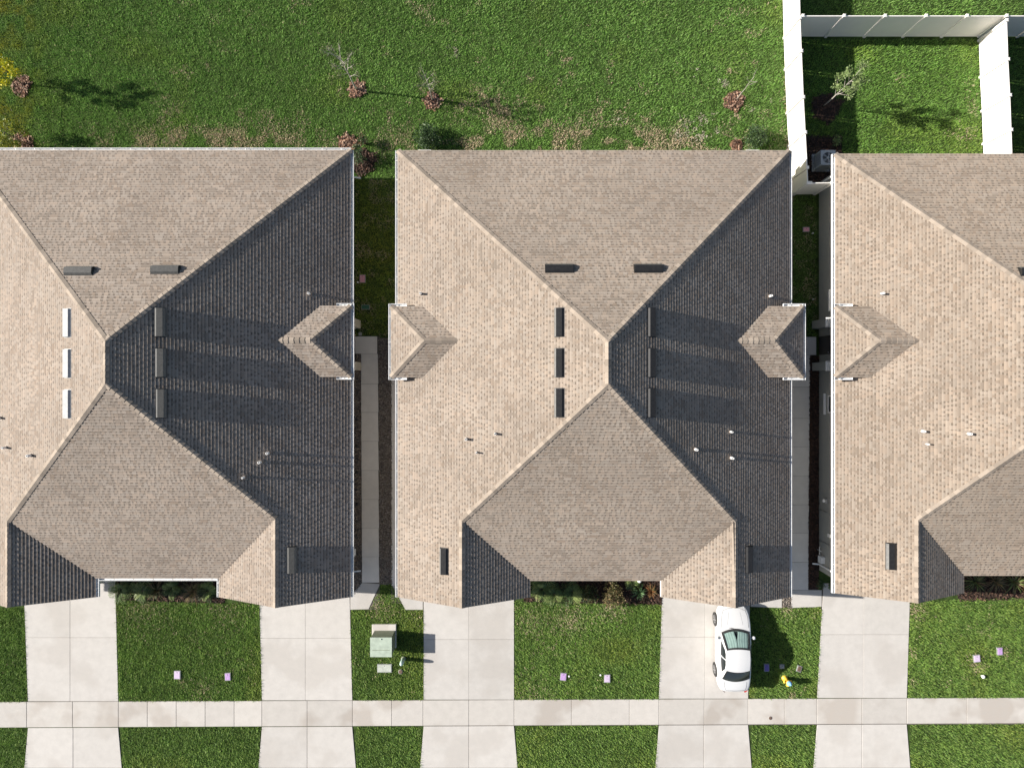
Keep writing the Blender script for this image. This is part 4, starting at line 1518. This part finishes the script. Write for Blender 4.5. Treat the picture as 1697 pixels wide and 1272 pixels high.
def dead_back(x, y):
    px, py = pxpy(x, y)
    n1, n2 = vnoise(x, y, .55, 21), vnoise(x, y, 1.6, 22)
    strip = np.exp(-((py - 236) / 24.0) ** 2)
    zone = np.exp(-((px - 350) / 170.0) ** 2) * .9 + np.exp(-((px - 860) / 170.0) ** 2) * 1.1 + np.exp(-((px - 1090) / 130.0) ** 2) * .8 + .12
    p = np.clip((n1 * .65 + n2 * .5 - .50) * 5.0, 0, 1) * strip * zone * 1.3
    p += np.clip((n1 - .66) * 5, 0, 1) * np.clip((n2 - .52) * 3, 0, 1) * .45 * (px > 250)
    q = np.zeros(len(x))
    for sx, sy, r, a in SPOTS:
        k = np.exp(-(((px - sx) / r) ** 2 + ((py - sy) / (r * .8)) ** 2)) * a * np.clip((vnoise(x, y, .18, 23) - .32) * 3, 0, 1)
        if a >= .6: q += k * 1.5
        else: p += k * 1.9
    p += np.clip((vnoise(x, y, .14, 25) - .86) * 6, 0, 1) * .4
    # edge of bare sandy soil along the fence
    p += np.clip(1 - np.abs(px - 1300 - (py - 70) * .04) / 6, 0, 1) * np.clip((vnoise(x, y, .5, 24) - .4) * 3, 0, 1) * (py > 120)
    return np.clip(p, 0, .92), np.clip(q, 0, .9)


def dead_front(x, y):
    n1, n2 = vnoise(x, y, .30, 31), vnoise(x, y, 1.3, 32)
    px, py = pxpy(x, y)
    p = np.clip((n1 - .55) * 2.2, 0, 1) * np.clip((n2 - .35) * 2, 0, 1) * .16
    for sx, sy, r, a in ((945, 1025, 26, .45), (1015, 1005, 22, .4), (880, 1030, 22, .35), (240, 998, 40, .3), (690, 1000, 20, .25), (630, 1010, 22, .3), (1515, 1010, 14, .5), (1512, 1080, 7, .4), (1512, 1130, 6, .4),
                         (1305, 1010, 10, .5), (302, 1127, 7, .6), (1665, 1080, 8, .6), (1618, 1100, 12, .4), (335, 1140, 16, .25), (1313, 1152, 7, .5), (370, 1010, 30, .2), (880, 1150, 30, .2)):
        p = p + np.exp(-(((px - sx) / r) ** 2 + ((py - sy) / r) ** 2)) * a
    return np.clip(p, 0, .8), np.zeros(len(x))


def dead_gap(x, y):
    n1 = vnoise(x, y, .5, 41)
    return np.clip((n1 - .45) * 1.6, 0, .55), np.zeros(len(x))


def dead_yard(x, y):
    px, py = pxpy(x, y)
    p = np.exp(-(((px - 1612) / 10) ** 2 + ((py - 170) / 30) ** 2)) * .5 + np.exp(-(((px - 1595) / 20) ** 2 + ((py - 222) / 16) ** 2)) * .35 + np.exp(-(((px - 1490) / 12) ** 2 + ((py - 128) / 8) ** 2)) * .25
    return p * (vnoise(x, y, .25, 51) > .35), np.zeros(len(x))


grass('mown green lawn with dry patches behind the houses', [(-60, -40), (1299, -40), (1302, 130), (1309, 297), (-60, 297)], 620, GREEN_BACK,
      excl=[], dead=dead_back)
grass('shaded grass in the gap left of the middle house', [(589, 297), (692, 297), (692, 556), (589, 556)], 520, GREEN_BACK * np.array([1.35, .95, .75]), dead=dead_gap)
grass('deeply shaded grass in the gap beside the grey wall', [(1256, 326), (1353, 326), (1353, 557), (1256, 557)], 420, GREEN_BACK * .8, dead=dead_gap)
grass('thick green turf of the small fenced yard', [(1304, 66), (1621, 66), (1629, 300), (1395, 300), (1395, 228), (1309, 228)], 620, GREEN_BACK * np.array([1.0, 1.02, .9]), dead=dead_yard)
grass('dark grass behind the fence at the right edge', [(1628, 66), (1790, 66), (1790, 300), (1636, 300)], 420, GREEN_BACK)
grass('grass strip beyond the far end of the fenced yards', [(1302, -40), (1790, -40), (1790, 57), (1304, 57)], 450, GREEN_BACK)
grass('front turf at the left picture edge', [(-60, 1007), (41, 1007), (45, 1162), (-60, 1163)], 900, GREEN_FRONT, dead=dead_front)
grass('front turf between the two left driveways', [(192, 993), (370, 999), (431, 1000), (433.5, 1160.5), (196.5, 1161)], 900, GREEN_FRONT, dead=dead_front)
grass('front turf around the transformer', [(632, 967), (649, 967), (671, 1010.5), (701.5, 1010.5), (701.5, 1159), (584, 1159.5), (581, 1010.5), (612, 1010)], 900, GREEN_FRONT, dead=dead_front)
grass('front turf of the middle house', [(852.5, 996), (1097, 1000), (1092, 1157.5), (852.5, 1158.5)], 900, GREEN_FRONT, dead=dead_front)
grass('front turf strip beside the white car', [(1243, 1007.5), (1362, 1005.5), (1354, 1156.5), (1240.5, 1157)], 900, GREEN_FRONT, dead=dead_front)
grass('front turf of the right-hand house', [(1508, 996), (1760, 988), (1760, 1155), (1503.5, 1156)], 900, GREEN_FRONT, dead=dead_front)
for i, (a, b_, l) in enumerate(((-60, 42, 'leftmost'), (202, 430, 'second from left'), (590, 698, 'third from left'), (856, 1088, 'fourth from left'), (1246, 1350, 'fifth from left'), (1509, 1760, 'rightmost'))):
    grass('street verge turf, %s patch along the bottom edge' % l, [(a, sw(a) + 43.5), (b_, sw(b_) + 43.5), (b_, 1272), (a, 1272)], 700, GREEN_FRONT)


# ------------------------------------------------------------------ trees, bushes, bed plants
def leaf_cloud(centers, radii, n, size, pal, droop=.2):
    """leaf quads spread through ball-shaped clumps"""
    centers, radii = np.array(centers), np.array(radii)
    k = rng.integers(0, len(centers), n)
    d = rng.normal(size=(n, 3))
    d /= np.linalg.norm(d, axis=1)[:, None]
    r = rng.random(n) ** .45
    pos = centers[k] + d * (radii[k] * r)[:, None] * np.array([1, 1, .85])
    t = d + rng.normal(size=(n, 3)) * .7
    t[:, 2] -= droop
    t /= np.linalg.norm(t, axis=1)[:, None]
    s = np.cross(t, rng.normal(size=(n, 3)))
    s /= np.linalg.norm(s, axis=1)[:, None] + 1e-6
    L = size * (.6 + .8 * rng.random(n))[:, None]
    W = L * .26
    V = np.stack([pos, pos + t * L * .5 + s * W, pos + t * L, pos + t * L * .5 - s * W], 1)
    C = np.repeat(mix_cols(n, pal, .4), 4, axis=0)
    return V.reshape(-1, 3), np.arange(n * 4).reshape(n, 4), C


def tree(px, py, h, label, pal, nleaf, size, spread, bark='bark_pale', nb=7, lean=(0, 0), crown_from=.35, trunk_r=.035, up=.9, fine=3):
    c = P(px, py)
    root = empty('young_tree', c, label, 'tree', 'young trees in the back lawns')
    R = random.Random(int(px * 13 + py))
    tb = MB()
    pts, rad = [], []
    for i in range(7):
        t = i / 6
        pts.append((lean[0] * t + .03 * R.uniform(-1, 1) * (i > 0), lean[1] * t + .03 * R.uniform(-1, 1) * (i > 0), -.03 + h * .93 * t))
        rad.append(trunk_r * (1 - .8 * t) + .004)
    tb.tube(pts, rad, 7)
    tb.build('trunk', M[bark], root, True)
    bb = MB()
    tips = []
    for i in range(nb):
        t = crown_from + (1 - crown_from) * (i + R.random() * .6) / nb
        a = i * 2.4 + R.uniform(-.5, .5)
        base = Vector((lean[0] * t, lean[1] * t, h * .93 * t))
        L = spread * (1.15 - .6 * abs(t - .6)) * R.uniform(.7, 1.15)
        d = Vector((math.cos(a), math.sin(a), up * R.uniform(.7, 1.3)))
        p1 = base + d * L * .5
        p2 = base + d * L + Vector((0, 0, .12 * L))
        bb.tube([base, p1, p2], [trunk_r * .42, trunk_r * .28, .004], 5, False)
        tips += [p1 * .4 + p2 * .6, p2]
        for j in range(fine):
            b0 = base + d * L * R.uniform(.35, .95)
            a2 = a + R.uniform(-1.2, 1.2)
            d2 = Vector((math.cos(a2), math.sin(a2), R.uniform(.3, 1.3))).normalized()
            p3 = b0 + d2 * L * R.uniform(.25, .5)
            bb.tube([b0, p3], [trunk_r * .2, .003], 4, False)
            tips.append(p3)
    tips.append(Vector((lean[0], lean[1], h * .95)))
    bb.build('branches', M[bark], root, True)
    if nleaf:
        V, F, C = leaf_cloud([tuple(p) for p in tips], [spread * .22] * len(tips), nleaf, size, pal)
        o = link('crown', np_mesh('crown', V, F, M['leaf'], C), root, True)
    return root


G_YEL = [(.58, .52, .02), (.42, .44, .03), (.66, .56, .025), (.24, .31, .035)]
G_GREY = [(.15, .22, .07), (.21, .28, .10), (.10, .155, .05), (.27, .33, .14)]
G_DULL = [(.12, .15, .06), (.20, .19, .10), (.08, .11, .04)]
G_DARK = [(.04, .075, .03), (.06, .11, .042), (.03, .055, .022), (.10, .15, .065)]
G_MID = [(.09, .15, .03), (.14, .20, .045), (.06, .11, .025), (.20, .25, .06)]
G_PALM = [(.11, .165, .045), (.17, .235, .065), (.06, .105, .028), (.25, .31, .10)]
G_TANP = [(.22, .16, .08), (.14, .12, .05), (.30, .21, .11), (.08, .09, .035)]
G_OLIVE = [(.09, .09, .03), (.14, .12, .045), (.06, .07, .022), (.20, .14, .07)]
G_ORNG = [(.30, .13, .05), (.22, .12, .05), (.12, .10, .04)]

tree(592, 150, 3.7, 'tallest sparse sapling with bare grey twigs on the open lawn', G_DULL, 700, .075, .62, crown_from=.40, nb=13, up=1.2, fine=5, trunk_r=.048)
tree(717, 167, 2.6, 'thin nearly leafless sapling right of the tall sparse one', G_DULL, 450, .07, .50, crown_from=.40, nb=10, up=1.4, trunk_r=.036, fine=4)
tree(1220, 166, 2.9, 'stake-thin pale sapling leaning near the fence', G_DULL, 26, .06, .34, crown_from=.62, nb=5, up=1.6, lean=(-.08, -.1), trunk_r=.022)
tree(37, 140, 2.9, 'yellow-leaved young tree in the top left corner', G_YEL, 2400, .10, .55, bark='bark', crown_from=.15, nb=18, up=.9, lean=(.55, .0), fine=4)
tree(46, 239, 1.7, 'low yellow-green young tree by the gutter in the top left', [(.26, .27, .03), (.18, .22, .035), (.32, .31, .03), (.12, .17, .03)], 1500, .10, .72, bark='bark', crown_from=.3, nb=11, up=.5)
tree(1364, 176, 3.15, 'feathery grey-green young tree inside the fenced yard', G_GREY, 1500, .10, .55, crown_from=.35, nb=12, up=1.5)


def bush(px, py, r, h, label, pal, n, size, name='bush', cat='bush', group=None):
    c = P(px, py)
    root = empty(name, c, label, cat, group)
    R = random.Random(int(px * 7 + py))
    sb = MB()
    cen, rad = [], []
    for i in range(8):
        a = i * 2.4
        q = r * .62 * math.sqrt((i + .3) / 8)
        z = h * R.uniform(.45, .78)
        p = Vector((math.cos(a) * q, math.sin(a) * q, z))
        sb.tube([(p.x * .15, p.y * .15, -.03), p * .6, p], [.018, .012, .005], 5, False)
        cen.append(tuple(p))
        rad.append(r * R.uniform(.30, .48))
    sb.build('stems', M['bark'], root, True)
    V, F, C = leaf_cloud(cen, rad, n, size, pal)
    V[:, 2] = np.clip(V[:, 2], .0, h * 1.1)
    link('foliage', np_mesh('foliage', V, F, M['leaf'], C), root, True)
    return root


def spiky(px, py, r, h, label, pal, n=46, wdt=.035, pinnate=False, name='bed_plant', cat='plant', group='plants in the front beds'):
    """rosette of arching blades; pinnate = palm fronds with leaflets"""
    c = P(px, py)
    root = empty(name, c, label, cat, group)
    R = random.Random(int(px * 17 + py * 3))
    V, F, C = [], [], []
    pal = np.array(pal)

    def strip(p, wds, col):
        b = len(V)
        for i, (q, w, s) in enumerate(zip(p, wds[0], wds[1])):
            V.append(tuple(q - s * w)); V.append(tuple(q + s * w))
            C.append(col); C.append(col)
        for i in range(len(p) - 1):
            F.append((b + 2 * i, b + 2 * i + 1, b + 2 * i + 3, b + 2 * i + 2))
    for i in range(n):
        a = i * 2.399 + R.uniform(-.3, .3)
        el = R.uniform(.25, 1.25)
        L = r * R.uniform(.75, 1.2)
        out = Vector((math.cos(a), math.sin(a), 0))
        sd = Vector((-math.sin(a), math.cos(a), 0))
        pts, wl_ = [], []
        for k in range(5):
            t = k / 4
            pts.append(out * (L * t * math.cos(el) * (1 + .25 * t) + .02) + Vector((0, 0, max(.03, h * .15 + h * math.sin(el) * 1.5 * t - h * .75 * t * t))))
            wl_.append(wdt * (1 - t) ** .6 * (.5 + .5 * min(1, t * 4)))
        col = pal[R.randrange(len(pal))] * R.uniform(.75, 1.25)
        if not pinnate:
            strip(pts, (wl_, [sd] * 5), col)
        else:
            strip(pts, ([.008] * 5, [sd] * 5), col)
            for k in range(1, 9):
                t = k / 9 * 4
                i0 = min(3, int(t))
                q = pts[i0].lerp(pts[i0 + 1], t - i0)
                for s in (-1, 1):
                    ll = L * .34 * math.sin(math.pi * (.18 + .75 * k / 9))
                    e = q + sd * s * ll + out * ll * .55 + Vector((0, 0, -.15 * ll))
                    m = q.lerp(e, .5) + Vector((0, 0, .03))
                    o2 = out * 1.0
                    strip([q, m, e], ([.008, .022, .003], [o2, o2, o2]), col * R.uniform(.85, 1.15))
    link('leaves', np_mesh('leaves', V, F, M['leaf'], np.array(C)), root, True)
    cb_ = MB().tube([(0, 0, -.03), (0, 0, h * .2)], [.05, .03], 7)
    cb_.build('crown_base', M['bark'], root, True)
    return root


bush(711, 233, .85, .95, 'dark green bush at the lawn-side roof edge of the middle house', G_DARK, 2400, .09)
bush(1246, 233, .80, 1.0, 'rounded green bush near the fence at the middle roof edge', G_MID[:1] + G_DARK, 2600, .08)
bush(605, 238, .40, .75, 'small dark reddish bush at the left house corner', G_DARK + RED[:2], 500, .08)
bush(598, 264, .55, 1.0, 'dark bush standing in the gap mulch by the left house corner', G_DARK, 700, .08)
bush(1381, 238, .32, .65, 'small pale green bush beside the air conditioner', G_GREY, 320, .08)
bush(1356, 966, .26, .42, 'little dark shrub at the foot of the grey wall downspout', G_DARK, 300, .07)
bush(1374, 969, .22, .38, 'tiny olive shrub under the eave near the grey wall downspout', G_MID, 220, .06)

GB = 'plants in the front beds'
spiky(203, 975, .75, .55, 'leftmost palm-like plant in the bed of the leftmost house', G_PALM, 14, pinnate=True)
spiky(238, 978, .70, .55, 'second palm-like plant from the left in the leftmost bed', G_PALM, 14, pinnate=True)
spiky(262, 976, .70, .60, 'brownish grass tuft in the middle of the leftmost bed', G_OLIVE, 60, .02)
spiky(288, 972, .72, .6, 'dark palm-like plant right of the brown tuft in the leftmost bed', G_PALM, 15, pinnate=True)
spiky(324, 977, .80, .75, 'tan spiky grass clump near the right end of the leftmost bed', G_TANP, 90, .018)
spiky(346, 977, .70, .55, 'rightmost palm-like plant in the bed of the leftmost house', G_PALM, 14, pinnate=True)
spiky(896, 974, .80, .6, 'leftmost broad palm-like plant in the middle bed', G_PALM, 15, pinnate=True)
spiky(918, 982, .70, .55, 'second palm-like plant from the left in the middle bed', G_PALM, 15, pinnate=True)
spiky(948, 978, .75, .6, 'third palm-like plant from the left in the middle bed', G_PALM, 15, pinnate=True)
bush(976, 980, .62, .8, 'olive-brown leafy bush left of centre in the middle bed', G_OLIVE + G_DARK, 900, .09, 'bed_bush', 'bush', GB)
bush(1014, 980, .85, .95, 'largest tan-leaved bush in the middle bed', G_OLIVE + G_TANP, 1500, .09, 'bed_bush', 'bush', GB)
spiky(1058, 979, .50, .6, 'green star-shaped spiky plant below the white lantern', [(.07, .13, .05), (.10, .17, .07)], 34, .03)
spiky(1078, 978, .42, .5, 'small orange-brown plant at the right end of the middle bed', G_ORNG, 44, .028)
spiky(1046, 960, .55, .6, 'dark palm-like plant tucked under the eave by the lantern', G_PALM, 14, pinnate=True)
spiky(1612, 962, .75, .7, 'green-tan grass clump at the left end of the right bed', G_TANP + G_PALM, 70, .02)
spiky(1645, 961, .75, .7, 'tan grass clump second from left in the right bed', G_TANP, 70, .02)
spiky(1675, 962, .75, .7, 'green grass clump third from left in the right bed', G_PALM + G_TANP[:2], 70, .02)
spiky(1703, 962, .75, .7, 'orange-tan grass clump at the right picture edge', G_TANP + G_ORNG, 70, .02)
